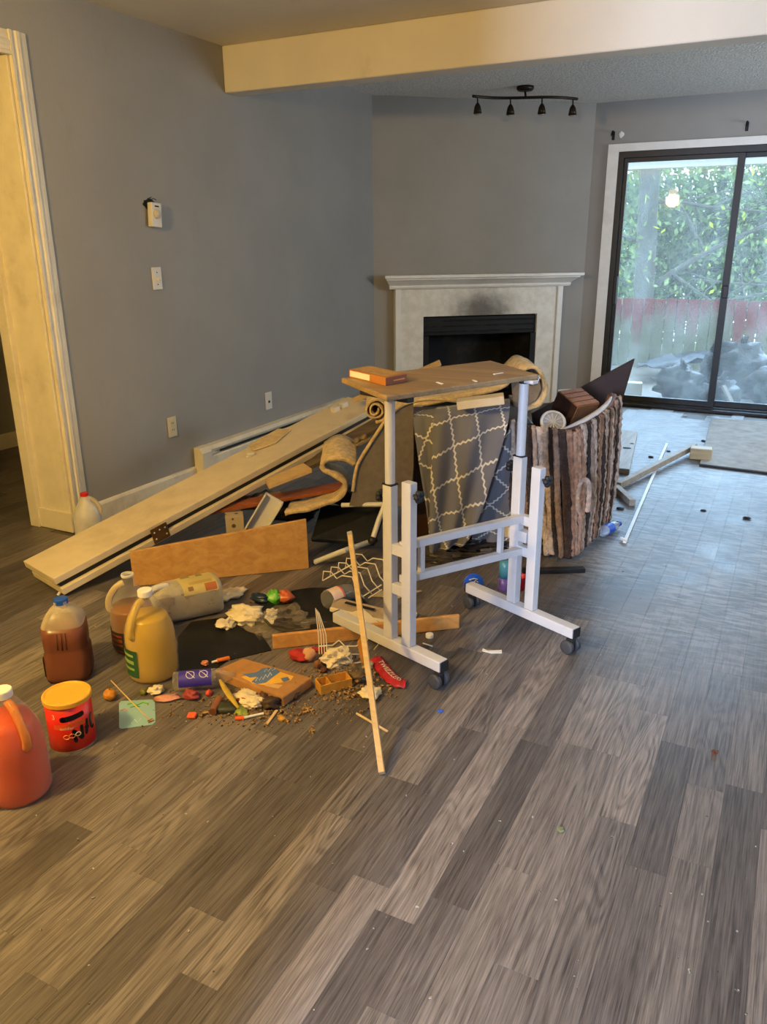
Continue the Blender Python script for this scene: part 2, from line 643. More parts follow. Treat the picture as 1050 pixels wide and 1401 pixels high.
cand.sort(key=lambda q: -q[0])
for ar, x, c, L in cand[:300]:
    o = bpy.data.objects.new('plank', plank_mesh[L][0])
    COL.objects.link(o)
    o.parent = floor
    o.location = (x, c, 0)
g, tones = G(), []
for ar, x, c, L in cand[300:]:
    s = plank_mesh[L][1]
    w, l = PW / 2, L / 2
    g.hexa([(x - w, c - l, -0.0045), (x + w, c - l, -0.0045), (x + w, c + l, -0.0045), (x - w, c + l, -0.0045), (x - w, c - l, 0), (x + w, c - l, 0), (x + w, c + l, 0), (x - w, c + l, 0)])
    tones += [random.random()] * 6
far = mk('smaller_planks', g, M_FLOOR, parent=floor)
far['kind'] = 'stuff'
far['label'] = 'grey-brown laminate strips further away'
ta = far.data.attributes.new('tone', 'FLOAT', 'FACE')
for i, t in enumerate(tones):
    ta.data[i].value = t

def yz_wall(name, poly, x0, x1, mat):
    return struct(mk(name, G().slab([(x0, a, b) for a, b in poly], (x1 - x0, 0, 0)), mat, loc=(x0, poly[0][0], 0)))
yz_wall('wall_left', [(-2.6, 0), (1.5, 0), (1.5, 2.14), (2.66, 2.14), (2.66, 0), (6.1, 0), (6.1, ZC), (-2.6, ZC)], -3.33, -3.12, M_WALL)
struct(mk('wall_fireplace', G().slab([fp(s, 0, z) for s, z in [(0, 0), (0.42, 0), (0.42, 0.785), (1.435, 0.785), (1.435, 0), (FL + 0.02, 0), (FL + 0.02, ZC), (0, ZC)]], FN * -0.16), M_WALL))
DX0, DX1, DZ = -1.483, 0.36, 2.065
struct(mk('wall_back', G().slab([(a, 7.19, b) for a, b in [(-1.78, 0), (DX0, 0), (DX0, DZ), (DX1, DZ), (DX1, 0), (2.6, 0), (2.6, ZC), (-1.78, ZC)]], (0, 0.15, 0)), M_WALL))
yz_wall('wall_right', [(-2.6, 0), (7.34, 0), (7.34, ZC), (6.4, ZC), (6.4, 0.85), (4.8, 0.85), (4.8, ZC), (-2.6, ZC)], 2.6, 2.72, M_WALL)
struct(mk('added_window', G().span((2.63, 4.8, 2.05), (2.69, 6.4, ZC)), M_WHITE))  # head of an unseen opening, added for the back-room fill light
struct(mk('wall_front', G().slab([(a, -2.6, b) for a, b in [(-3.33, 0), (2.72, 0), (2.72, ZC), (0.07, ZC), (0.07, 0.75), (-0.56, 0.75), (-0.56, ZC), (-3.33, ZC)]], (0, -0.14, 0)), M_WALL))
struct(mk('wall_kitchen', G().span((-0.74, -2.6, 0), (-0.62, 0.18, ZC)), M_WALL))
w2 = struct(mk('window_2', G().span((-0.56, -2.69, 2.12), (0.07, -2.65, ZC)), M_WHITE))
struct(mk('wall_hall', G().span((-5.04, 0.3, 0), (-4.92, 5.6, ZC)), M_WALL))
struct(mk('wall_hall_end', G().span((-4.92, 5.5, 0), (-3.33, 5.6, ZC)), M_WALL))
struct(mk('wall_hall_near', G().span((-4.92, 0.3, 0), (-3.33, 0.4, ZC)), M_WALL))
struct(mk('ceiling', G().span((-5.1, -2.75, ZC), (2.72, 4.2, ZC + 0.1)), M_CEILN))
struct(mk('ceiling_back', G().span((-5.1, 4.2, ZC), (2.72, 7.34, ZC + 0.1)), M_CEIL))
struct(mk('ceiling_beam', G().span((-3.12, 4.13, 2.2), (2.6, 4.27, ZC)), M_BEAM, bevel=0.008), 'cream textured drop beam across the ceiling')

# doorway on the left: lined opening, moulded casing, baseboards
def long_trim(name, prof, p0, p1, out, up, mat=M_TRIM, label=None):
    """a moulding: profile (out, up) swept from p0 to p1"""
    p0, p1, out, up = V(p0), V(p1), V(out), V(up)
    g = G().slab([p0 + out * a + up * b for a, b in prof], p1 - p0)
    o = struct(mk(name, g, mat))
    if label:
        o['label'] = label
    return o
CAS = [(0, 0), (0.020, 0), (0.020, 0.012), (0.014, 0.018), (0.014, 0.030), (0.019, 0.036), (0.019, 0.052), (0.012, 0.060), (0.012, 0.074), (0.008, 0.094), (0, 0.094)]
long_trim('trim_1', CAS, (-3.12, 2.66, 0), (-3.12, 2.66, 2.235), (1, 0, 0), (0, 1, 0), label='moulded cream door casing on the left wall')
long_trim('trim_2', CAS, (-3.12, 1.42, 2.14), (-3.12, 2.66, 2.14), (1, 0, 0), (0, 0, 1), label='head casing over the left doorway')
struct(mk('trim_3', G().span((-3.335, 2.645, 0), (-3.12, 2.66, 2.14)), M_TRIM, bevel=0.003), 'cream lining board of the left doorway')
struct(mk('trim_4', G().span((-3.40, 2.62, 0), (-3.335, 2.72, 2.2)), M_TRIM, bevel=0.004), 'plain casing on the far side of the doorway')
struct(mk('trim_5', G().slab([(-3.345, 2.632, 0), (-3.108, 2.632, 0), (-3.108, 2.645, 0), (-3.345, 2.645, 0)], (0, 0, 0.105)), M_TRIM, bevel=0.004), 'short baseboard wrapped round the doorway jamb')
BASE = [(0, 0), (0.014, 0), (0.014, 0.092), (0.009, 0.104), (0, 0.108)]
long_trim('baseboard_left', BASE, (-3.12, 2.756, 0), (-3.12, 3.60, 0), (1, 0, 0), (0, 0, 1))
long_trim('baseboard_hall', BASE, (-4.92, 0.4, 0), (-4.92, 5.5, 0), (1, 0, 0), (0, 0, 1))
long_trim('baseboard_fireplace', BASE, fp(1.70, 0, 0), fp(FL, 0, 0), FN, (0, 0, 1), M_WHITE)

# sliding glass door
def ring(x0, x1, z0, z1, w, y0, y1, wt=None, wb=None):
    wt, wb = wt or w, wb or w
    o = [(x0, z0), (x1, z0), (x1, z1), (x0, z1)]
    i = [(x0 + w, z0 + wb), (x1 - w, z0 + wb), (x1 - w, z1 - wt), (x0 + w, z1 - wt)]
    g = G()
    for y in (y0, y1):
        g.v += [V((a, y, b)) for a, b in o + i]
    for k in range(4):
        j = (k + 1) % 4
        g.f += [(k, j, 4 + j, 4 + k), (8 + j, 8 + k, 12 + k, 12 + j), (j, k, 8 + k, 8 + j), (4 + k, 4 + j, 12 + j, 12 + k)]
    return g
door = struct(mk('door_1', ring(DX0, DX1, 0.0, DZ, 0.045, 7.17, 7.33, 0.05, 0.035), M_BLACKF, bevel=0.003), 'black framed sliding glass patio door')
for nm, a, b, y0 in (('door_panel', DX0 + 0.02, -0.525, 7.205), ('door_panel', -0.585, DX1 - 0.02, 7.255)):
    p = part(nm, ring(a, b, 0.03, DZ - 0.03, 0.052, y0, y0 + 0.035, 0.05, 0.05), M_BLACKF, door, bevel=0.002)
    part('pane', G().span((a + 0.05, y0 + 0.015, 0.078), (b - 0.05, y0 + 0.021, DZ - 0.078)), M_GLASS, p)
part('door_handle', G().bar((-1.425, 7.185, 0.86), (-1.425, 7.185, 1.09), 0.028, 0.045, V((0, 1, 0))), M_BLACKF, door, bevel=0.006)
part('latch', G().bar((-0.545, 7.19, 0.93), (-0.545, 7.19, 1.03), 0.045, 0.035, V((0, 1, 0))), M_BLACKF, door, bevel=0.006)
part('sill_track', G().span((DX0, 7.12, 0.0), (DX1, 7.17, 0.022)), M_BLACKF, door, bevel=0.003)
struct(mk('trim_6', G().span((-1.572, 7.165, 0), (DX0, 7.19, 2.125)), M_WHITE, bevel=0.003), 'white casing board left of the sliding door')
struct(mk('trim_7', G().span((DX0, 7.165, DZ), (DX1 + 0.09, 7.19, 2.125)), M_WHITE, bevel=0.003), 'white casing board over the sliding door')
struct(mk('trim_8', G().span((DX1, 7.165, 0), (DX1 + 0.09, 7.19, DZ)), M_WHITE, bevel=0.003), 'white casing board right of the sliding door')

# ================================================================== fixtures on the walls and the ceiling
def soot_material():
    n = N('sooty_surround_tile')
    p = n.objco()
    geo = n.pos()
    c = fp(0.93, 0.05, 0.83)
    off = n.new('ShaderNodeVectorMath', operation='SUBTRACT')
    n.set(off.inputs[0], geo)
    off.inputs[1].default_value = tuple(c)
    sc = n.mapping(off.outputs[0], (2.4, 2.4, 4.2))
    ln = n.new('ShaderNodeVectorMath', operation='LENGTH')
    n.set(ln.inputs[0], sc)
    d = n.math('ADD', ln.outputs['Value'], n.math('MULTIPLY', n.noise(geo, 9.0, 5.0, 0.7), 0.7))
    s = n.math('SUBTRACT', 1.0, n.sstep(d, 0.45, 1.35))
    col = n.mix(n.sstep(n.noise(p, 14.0, 4.0, 0.6), 0.3, 0.7), lin((212, 208, 198)), lin((230, 227, 218)))
    col = n.mix(n.math('MULTIPLY', s, 0.82), col, lin((48, 40, 30)))
    return n.done(n.bsdf(col, 0.45, spec=0.4, normal=n.bump(n.noise(p, 60.0, 3.0), 0.1, 0.003)))
M_SOOT = soot_material()
M_FIREBOX = plain('firebox_black', (16, 15, 15), 0.75, vary=0.4, dirt=(60, 58, 55), dscale=5, damt=0.5)
M_BLACKM = plain('black_metal', (15, 14, 14), 0.55, 0.3, vary=0.2)
M_BRONZE = plain('dark_bronze', (52, 44, 36), 0.42, 0.8, vary=0.2)
M_PLATE = plain('white_switch_plastic', (214, 208, 196), 0.4, vary=0.04)
M_ALMOND = plain('almond_plastic', (206, 192, 158), 0.4, vary=0.05)
M_HOLE = plain('dark_hole', (20, 18, 16), 0.8)

fpl = thing('fireplace', 'white corner fireplace surround with soot above a black firebox', 'fireplace', fp(0.92, 0.03, 0))
SL, SR, OL, OR, OT = 0.165, 1.66, 0.413, 1.437, 0.788
part('surround', G().slab([fp(s, 0.0, z) for s, z in [(SL + 0.05, 0), (OL, 0), (OL, OT), (OR, OT), (OR, 0), (SR - 0.05, 0), (SR - 0.05, 1.03), (SL + 0.05, 1.03)]], FN * 0.045), M_SOOT, fpl, bevel=0.002)
for s in (SL, SR - 0.05):
    part('pilaster', G().slab([fp(s, 0, 0), fp(s + 0.05, 0, 0), fp(s + 0.05, 0, 1.03), fp(s, 0, 1.03)], FN * 0.065), M_WHITE, fpl, bevel=0.006)
mp = [(0, 1.015), (0.075, 1.015), (0.085, 1.03), (0.085, 1.045), (0.115, 1.065), (0.15, 1.085), (0.165, 1.09), (0.165, 1.10), (0.2, 1.105), (0.2, 1.128), (0, 1.128)]
g = G()
ra, rb = [], []
for o, z in mp:
    k = o * 0.55
    ra.append(fp(SL - 0.01 - k, o, z))
    rb.append(fp(SR + 0.01 + k, o, z))
g.loft([rb, ra])
part('mantel_shelf', g, M_WHITE, fpl, bevel=0.002)
# firebox: a real recess
D0 = 0.46
for nm, poly in (('firebox_back', [fp(OL + 0.12, -D0, 0.0), fp(OR - 0.12, -D0, 0.0), fp(OR - 0.12, -D0, OT), fp(OL + 0.12, -D0, OT)]),
                 ('firebox_side', [fp(OL, -0.001, 0.0), fp(OL + 0.12, -D0, 0.0), fp(OL + 0.12, -D0, OT), fp(OL, -0.001, OT)]),
                 ('firebox_side', [fp(OR, -0.001, 0.0), fp(OR - 0.12, -D0, 0.0), fp(OR - 0.12, -D0, OT), fp(OR, -0.001, OT)]),
                 ('firebox_top', [fp(OL, -0.001, OT), fp(OR, -0.001, OT), fp(OR - 0.12, -D0, OT), fp(OL + 0.12, -D0, OT)]),
                 ('firebox_floor', [fp(OL, 0.04, 0.03), fp(OR, 0.04, 0.03), fp(OR - 0.12, -D0, 0.03), fp(OL + 0.12, -D0, 0.03)])):
    part(nm, G()._add(poly, [(0, 1, 2, 3)]), M_FIREBOX, fpl, solid=0.012)
part('hood', G().slab([fp(OL, 0.02, OT - 0.16), fp(OR, 0.02, OT - 0.16), fp(OR, 0.02, OT - 0.01), fp(OL, 0.02, OT - 0.01)], FN * -0.02), M_BLACKM, fpl, bevel=0.004)
for k in range(3):
    z = OT - 0.04 - k * 0.045
    part('louvre', G().slab([fp(OL + 0.02, 0.02, z), fp(OR - 0.02, 0.02, z), fp(OR - 0.02, 0.032, z - 0.012), fp(OL + 0.02, 0.032, z - 0.012)], (0, 0, 0.006)), M_FIREBOX, fpl)
for s in (OL, OR - 0.05):
    part('firebox_frame', G().slab([fp(s, 0.018, 0.03), fp(s + 0.05, 0.018, 0.03), fp(s + 0.05, 0.018, OT - 0.16), fp(s, 0.018, OT - 0.16)], FN * 0.02), M_BLACKM, fpl, bevel=0.003)
lg = G()
for k in range(6):
    a = fp(0.6 + 0.12 * k, -0.22, 0.14)
    lg.bar(a - FN * 0.09, a + FN * 0.09, 0.014, 0.014)
lg.bar(fp(0.56, -0.14, 0.13), fp(1.28, -0.14, 0.13), 0.016, 0.016)
part('grate', lg, M_BLACKM, fpl)

# things screwed to the left wall
def wall_plate(name, label, cat, y, z, w=0.072, h=0.117, mat=M_PLATE, tilt=0.0):
    t = thing(name, label, cat, (-3.119, y, z))
    part('cover_plate', G().box((-3.1155, y, z), (0.007, w, h), rot('X', tilt)), mat, t, bevel=0.003)
    return t
t = wall_plate('light_switch', 'white toggle switch plate below the dial thermostat', 'switch', 3.422, 1.204)
part('toggle', G().box((-3.104, 3.422, 1.198), (0.022, 0.009, 0.018), rot('Y', 25)), M_PLATE, t, bevel=0.002)
for dz in (-0.031, 0.031):
    part('screw', G().lathe([(0.0035, 0), (0.003, 0.002)], (-3.112, 3.422, 1.204 + dz), 10, rot('Y', 90)), M_BLACKM, t)
t = wall_plate('wall_outlet', 'almond outlet plate on the left wall near the doorway', 'outlet', 3.432, 0.384, mat=M_ALMOND)
for dz in (-0.02, 0.02):
    s = part('socket', G().lathe([(0.0155, 0), (0.0155, 0.003)], (-3.112, 3.432, 0.384 + dz), 16, rot('Y', 90)), M_ALMOND, t)
    for dy in (-0.006, 0.006):
        part('slot', G().box((-3.1085, 3.432 + dy, 0.388 + dz), (0.002, 0.0022, 0.009)), M_HOLE, s)
t = wall_plate('phone_jack', 'white wall plate with one socket above the baseboard heater', 'outlet', 4.395, 0.369)
part('socket', G().box((-3.111, 4.395, 0.362), (0.004, 0.018, 0.016)), M_HOLE, t, bevel=0.001)
t = thing('thermostat', 'crooked white dial thermostat hanging off its dark wall hole', 'thermostat', (-3.119, 3.43, 1.525))
R = rot('X', -4)
part('wall_hole', G().blob((-3.1185, 3.418, 1.58), (0.0035, 0.036, 0.024), 5, 0.5, 3.0, R=rot('X', 10)), M_HOLE, t)
b = part('body', G().box((-3.098, 3.432, 1.525), (0.032, 0.074, 0.122), R), M_PLATE, t, bevel=0.005)
part('dial', G().lathe([(0.024, 0), (0.024, 0.006), (0.020, 0.010)], (-3.082, 3.432, 1.53), 24, rot('Y', 90)), M_ALMOND, b, smooth=True)
part('badge', G().box((-3.0815, 3.435, 1.568), (0.002, 0.03, 0.007), R), M_HOLE, b)
part('wire', G().tube(spline([(-3.117, 3.40, 1.585), (-3.10, 3.395, 1.603), (-3.09, 3.41, 1.612)], 5), 0.002, 6), M_HOLE, t)
part('wire', G().tube(spline([(-3.117, 3.42, 1.585), (-3.10, 3.43, 1.606), (-3.095, 3.45, 1.60)], 5), 0.002, 6), M_HOLE, t)

# electric baseboard heater
h = thing('baseboard_heater', 'cream electric baseboard heater with a dark slot along the left wall', 'heater', (-3.09, 4.5, 0.0))
hp = [(-3.119, 0.02), (-3.06, 0.02), (-3.055, 0.05), (-3.055, 0.150), (-3.062, 0.158), (-3.085, 0.158), (-3.085, 0.186), (-3.062, 0.186), (-3.058, 0.196), (-3.075, 0.216), (-3.119, 0.218)]
part('housing', G().slab([(a, 3.69, b) for a, b in hp], (0, 1.72, 0)), M_TRIM, h)
part('end_cap', G().slab([(a, 3.60, b) for a, b in [(-3.119, 0.015), (-3.052, 0.015), (-3.050, 0.19), (-3.072, 0.222), (-3.119, 0.222)]], (0, 0.09, 0)), M_TRIM, h, bevel=0.004)
part('slot_fin', G().span((-3.112, 3.70, 0.160), (-3.087, 5.40, 0.184)), M_HOLE, h)
part('damper', G().bar((-3.064, 3.78, 0.171), (-3.064, 5.36, 0.171), 0.004, 0.012), M_BLACKM, h)

# track light on the back ceiling: wavy bar, four bell heads
c0 = V((-1.985, 6.185, ZC))
tl = thing('track_light', 'dark bronze wavy track light with four bell heads on the ceiling', 'ceiling lamp', c0)
part('canopy', G().lathe([(0.062, 0), (0.062, -0.018), (0.052, -0.03), (0.018, -0.034)], c0, 24), M_BRONZE, tl, smooth=True)
TD = (V((-1.66, 6.42, 0)) - V((-2.29, 5.93, 0)))
TL, TD = TD.length, TD.normalized()
TS = V((-TD.y, TD.x, 0))
def track_pt(u):
    return V((-2.29, 5.93, ZC - 0.075)) + TD * (u * TL) + TS * (0.045 * math.sin(u * 2 * PI))
part('stem', G().tube([c0 + V((0, 0, -0.03)), track_pt(0.5) + V((0, 0, 0.0))], 0.008, 8), M_BRONZE, tl)
part('track_bar', G().tube([track_pt(k / 24) for k in range(25)], 0.010, 8, flat=1.0), M_BRONZE, tl, smooth=True)
for u in (0.05, 0.37, 0.64, 0.95):
    q = track_pt(u)
    hd = part('lamp_head', G().lathe([(0.005, -0.0), (0.005, -0.04), (0.012, -0.045), (0.022, -0.062), (0.027, -0.085), (0.031, -0.11), (0.028, -0.108), (0.020, -0.07)], q, 16, rot('X', 6)), M_BRONZE, tl, smooth=True)
    part('bulb', G().lathe([(0.006, -0.075), (0.024, -0.098), (0.027, -0.108), (0.022, -0.116), (0.008, -0.119)], q, 14, rot('X', 6)), plain('frosted_bulb', (150, 148, 140), 0.2), hd, smooth=True)

# curtain rod brackets left above the sliding door
for px, py, lab in ((840, 185, 'small black curtain rod bracket over the left end of the sliding door'), (1023, 172, 'small black curtain rod bracket over the middle of the sliding door')):
    q = ay(px, py, 7.19)
    b = thing('curtain_bracket', lab, 'bracket', (q.x, 7.189, q.z))
    part('bracket_plate', G().box((q.x, 7.186, q.z - 0.005), (0.022, 0.006, 0.065)), M_BLACKM, b, bevel=0.003)
    part('hook', G().tube(spline([(q.x, 7.184, q.z + 0.02), (q.x, 7.15, q.z + 0.024), (q.x, 7.125, q.z + 0.008), (q.x, 7.12, q.z - 0.01)], 5), 0.0075, 8), M_BLACKM, b, smooth=True)
q = ay(851, 184, 7.19)
solo('spackle_patch', 'small pale spackle patch on the wall beside the left bracket', 'patch', G().blob((q.x, 7.188, q.z), (0.02, 0.0025, 0.022), 3, 0.3), M_WHITE)

# kitchen ceiling lamp (its light is set with the other lights above)
kl = thing('kitchen_lamp', 'frosted globe kitchen pendant lamp giving warm light', 'pendant lamp', (-2.05, 0.15, ZC))
part('canopy', G().lathe([(0.06, 0), (0.06, -0.03), (0.01, -0.035)], (-2.05, 0.15, ZC), 28), M_PLATE, kl, smooth=True)
part('cord', G().tube([(-2.05, 0.15, ZC - 0.03), (-2.05, 0.15, 2.15)], 0.006, 8), M_PLATE, kl)
n = N('lit_frosted_glass')
em = n.new('ShaderNodeEmission')
em.inputs[0].default_value = (1.0, 0.66, 0.28, 1)
em.inputs[1].default_value = 7.0
part('glass_shade', G().lathe([(0.02, 0.0), (0.06, -0.02), (0.075, -0.06), (0.06, -0.09), (0.02, -0.10)], (-2.05, 0.15, 2.16), 28), n.done(em.outputs[0]), kl, smooth=True)

# ================================================================== outside the glass door
M_DECK = plain('weathered_deck', (128, 127, 125), 0.8, vary=0.2, dirt=(70, 66, 62), dscale=3)
M_SOFFIT = plain('soffit_paint', (176, 178, 176), 0.7, vary=0.05)
def fence_material():
    n = N('faded_red_fence')
    geo = n.pos()
    rnd = n.new('ShaderNodeObjectInfo').outputs['Random']
    z = n.xyz(geo)[2]
    a = n.math('ADD', z, n.math('MULTIPLY', n.math('SUBTRACT', n.noise(n.mapping(geo, (3, 1, 0.6)), 1.6, 4.0, 0.6), 0.5), 0.9))
    a = n.math('ADD', a, n.math('MULTIPLY', n.math('SUBTRACT', rnd, 0.5), 0.45))
    f = n.sstep(a, 0.30, 0.62)
    col = n.mix(f, lin((122, 126, 104)), lin((136, 66, 64)))
    gr = n.noise(n.mapping(geo, (60, 1, 3)), 1.0, 4.0, 0.6)
    col = n.mix(n.math('MULTIPLY', gr, 0.35), col, lin((90, 74, 66)))
    return n.done(n.bsdf(col, 0.8, spec=0.2))
M_FENCE = fence_material()
struct(mk('patio_deck', G().span((-4.5, 7.34, -0.16), (3.2, 10.2, -0.07)), M_DECK), 'weathered grey patio deck outside the door')
zb = ay(857, 232, 9.8).z
struct(mk('patio_header', G().span((-4.5, 9.8, zb), (3.2, 9.92, zb + 0.16)), M_SOFFIT), 'pale beam along the edge of the patio roof')
fe = thing('patio_fence', 'faded red board fence along the patio with light through its gaps', 'fence', (-0.9, 10.0, -0.07))
random.seed(7)
x = -3.0
while x < 1.6:
    w = random.uniform(0.118, 0.132)
    dz = random.uniform(-0.008, 0.008)
    part('board', G().box((x + w / 2, 10.0 + random.uniform(-0.004, 0.004), 0.332 + dz / 2), (w - 0.009, 0.02, 0.80 + dz), rot('Y', random.uniform(-0.5, 0.5))), M_FENCE, fe, bevel=0.002)
    x += w
for z in (0.06, 0.58):
    part('rail', G().bar((-3.0, 10.035, z), (1.6, 10.035, z), 0.04, 0.07), M_DECK, fe)

# trees behind the fence
M_BARK = plain('grey_bark', (82, 84, 80), 0.9, vary=0.25, scale=14, bump=0.6, bscale=30, bdist=0.02)
def leaf_material(name, a, b):
    n = N(name)
    geo = n.pos()
    f = n.sstep(n.noise(geo, 3.0, 5.0, 0.7), 0.35, 0.68)
    col = n.mix(f, lin(a), lin(b))
    d = n.new('ShaderNodeBsdfDiffuse')
    n.set(d.inputs[0], col)
    t = n.new('ShaderNodeBsdfTranslucent')
    n.set(t.inputs[0], col)
    m = n.new('ShaderNodeMixShader')
    m.inputs[0].default_value = 0.22
    n.set(m.inputs[1], d.outputs[0])
    n.set(m.inputs[2], t.outputs[0])
    return n.done(m.outputs[0])
M_LEAF = leaf_material('pale_spring_leaves', (90, 114, 70), (150, 174, 122))
M_LEAFY = leaf_material('yellow_green_leaves', (150, 176, 40), (190, 204, 70))
struct(mk('ground_outside', G().span((-16, 10.3, -2.7), (14, 34, -2.5)), plain('rough_grass', (92, 108, 66), 0.9, vary=0.3, scale=1.5)), 'grass slope beyond the fence')
def leaves(cloud, n, size, seed):
    rnd = random.Random(seed)
    g = G()
    for _ in range(n):
        c = V(cloud(rnd))
        a = V((rnd.gauss(0, 1), rnd.gauss(0, 1), rnd.gauss(0, 1))).normalized()
        b = a.cross(V((rnd.gauss(0, 1), rnd.gauss(0, 1), rnd.gauss(0, 1)))).normalized()
        s = size * rnd.uniform(0.6, 1.3)
        k = len(g.v)
        g.v += [c - a * s, c + b * s * 0.45, c + a * s, c - b * s * 0.45]
        g.f.append((k, k + 1, k + 2, k + 3))
    return g
def branchy(g, p, d, L, r, rnd, depth):
    pts, q, dd = [V(p)], V(p), V(d).normalized()
    for k in range(5):
        dd = (dd + V((rnd.gauss(0, 0.14), rnd.gauss(0, 0.14), rnd.gauss(0, 0.10)))).normalized()
        q = q + dd * (L / 5)
        pts.append(q.copy())
    g.tube(pts, [r * (1 - 0.14 * k) for k in range(6)], 6)
    if depth:
        for k in (1, 2, 3, 4, 5):
            dv = (dd + V((rnd.gauss(0, 0.7), rnd.gauss(0, 0.5), rnd.gauss(0.1, 0.6)))).normalized()
            branchy(g, pts[k], dv, L * rnd.uniform(0.4, 0.7), r * 0.45, rnd, depth - 1)
def tree(label, base, height, r, lean, seed, cloud, n, size, mats, limbs, yellow=0):
    rnd = random.Random(seed)
    t = thing('tree', label, 'tree', base, 'trees behind the fence')
    b = V(base)
    top = b + V((lean[0], lean[1], height))
    part('trunk', G().tube([b, b.lerp(top, 0.3) + V((0.05, 0, 0)), b.lerp(top, 0.6), top], [r * 1.2, r, r * 0.9, r * 0.7], 12), M_BARK, t, smooth=True)
    for hgt, d, L, rr in limbs:
        g = G()
        branchy(g, b.lerp(top, (hgt - b.z) / height), d, L, rr, rnd, 2)
        part('limb', g, M_BARK, t, smooth=True)
    lv = part('foliage', leaves(cloud, n, size, seed), mats, t)
    lv['kind'] = 'stuff'
    if yellow:
        ly = part('young_foliage', leaves(cloud, yellow, size * 1.1, seed + 50), M_LEAFY, t)
        ly['kind'] = 'stuff'
    return t
tree('nearest tree behind the fence with a straight grey trunk left in the glass', (-2.0, 12.4, -2.5), 8.5, 0.15, (-0.25, 0.2), 3,
     lambda r: (r.uniform(-3.8, -0.7), r.uniform(11.9, 13.0), r.uniform(0.3, 4.0)), 700, 0.055, M_LEAF,
     [(0.6, (0.7, 0.1, 0.7), 2.6, 0.055), (1.3, (-0.8, 0.2, 0.35), 1.6, 0.03), (0.3, (0.9, -0.1, 0.12), 2.4, 0.035), (1.9, (0.85, 0.1, 0.1), 2.2, 0.03)], 110)
tree('leaning grey tree right of the straight trunk behind the fence', (0.9, 15.2, -2.5), 7.5, 0.12, (-1.2, 0.3), 11,
     lambda r: (r.uniform(-1.6, 2.4), r.uniform(14.2, 16.2), r.uniform(0.2, 4.0)), 1300, 0.06, M_LEAF,
     [(0.5, (-0.95, 0.0, 0.1), 2.2, 0.035), (1.2, (-0.9, 0.1, 0.6), 2.0, 0.03), (1.6, (0.6, 0, 0.5), 1.6, 0.03)], 90)
for k, (x, y, lab) in enumerate(((-4.55, 18.4, 'pale green leafy tree far behind at the left of the glass'), (-2.02, 20.9, 'pale green leafy tree far behind in the middle of the glass'), (0.90, 18.4, 'pale green leafy tree far behind at the right of the glass'))):
    tree(lab, (x, y, -2.5), 6.5, 0.13, (0.1, 0), 20 + k,
         lambda r, x=x, y=y: (x + r.uniform(-1.45, 1.45), y + max(-1.1, min(1.1, r.gauss(0, 0.6))), min(3.9, r.gauss(1.1, 1.2))), 17000, 0.09, M_LEAF,
         [(0.5, (0.3, 0, 0.9), 1.0, 0.05), (1.0, (-0.3, 0, 0.9), 1.0, 0.05), (1.8, (0.2, 0, 0.9), 1.0, 0.04)], 120)

# rubbish piled on the patio, seen through the grimy glass
M_BAG = plain('black_bag_plastic', (11, 12, 15), 0.5, vary=0.3, bump=0.5, bscale=14, bdist=0.03)
for k, (px, py, y, s, lab) in enumerate(((930, 520, 8.0, (0.22, 0.2, 0.16), 'lumpy black rubbish bag on the patio left of the door stile'),
                                         (1010, 505, 8.45, (0.34, 0.24, 0.26), 'big black rubbish bag on the patio right of the door stile'),
                                         (1062, 515, 8.0, (0.22, 0.2, 0.2), 'black rubbish bag on the patio at the right picture edge'),
                                         (985, 535, 7.75, (0.16, 0.15, 0.13), 'small black rubbish bag on the patio close to the door stile'))):
    q = ay(px, py, y)
    c = V((q.x, y, -0.07 + s[2] * 0.92))
    b = thing('rubbish_bag', lab, 'bag', (c.x, c.y, -0.07))
    part('sack', G().blob(c, s, 30 + k, 0.30, 2.4, 22, 16, flatz=-0.069), M_BAG, b, smooth=True)
    part('knot', G().blob(c + V((0.02, 0, s[2] * 1.05)), (0.035, 0.03, 0.06), 40 + k, 0.5, 2.0), M_BAG, b, smooth=True)
q = ay(905, 515, 8.9)
g = G()
rows = []
for i in range(13):
    rows.append([V((-1.45 + i * 0.085, 8.80 + j * 0.09, -0.02 + 0.10 * (1 + noise.noise(V((i * 0.5, j * 0.5, 3.1)))) + 0.13 * math.exp(-((i - 8) / 5) ** 2))) for j in range(10)])
solo('grey_tarp', 'crumpled grey-blue tarp spread over the patio behind the bags', 'tarp', g.grid(rows), plain('grey_tarp_cloth', (40, 45, 56), 0.6, vary=0.2, bump=0.4, bscale=20, bdist=0.02), smooth=True, solid=0.004)
q = ay(868, 522, 8.0)
solo('foam_block', 'pale foam block lying on the patio at the left of the glass', 'block', G().box((q.x, 8.0, 0.0), (0.16, 0.12, 0.14), rot('Z', 12)), plain('pale_foam', (200, 196, 178), 0.8), bevel=0.01)
q = ay(998, 533, 7.62)
solo('broken_board', 'grey broken board tipped against the bags on the patio', 'board', G().bar((q.x - 0.05, 7.60, 0.16), (q.x + 0.09, 7.50, -0.05), 0.05, 0.02), wood('grey_board', (120, 116, 110), (150, 146, 138), 2), bevel=0.002)

# ================================================================== white rolling table frame with a wooden top
M_FRAME = plain('white_powder_coat', (194, 192, 193), 0.38, vary=0.03, dirt=(150, 140, 130), dscale=6, damt=0.2)
M_RUBBER = plain('black_rubber', (26, 26, 27), 0.6, vary=0.2)
M_TYRE = plain('grey_caster_tyre', (58, 58, 60), 0.55)
M_TOP = wood('light_oak_laminate', (126, 102, 72), (172, 144, 106), 0, 0.7, 0.4)
M_EDGE = plain('oak_edge_band', (176, 146, 104), 0.5)

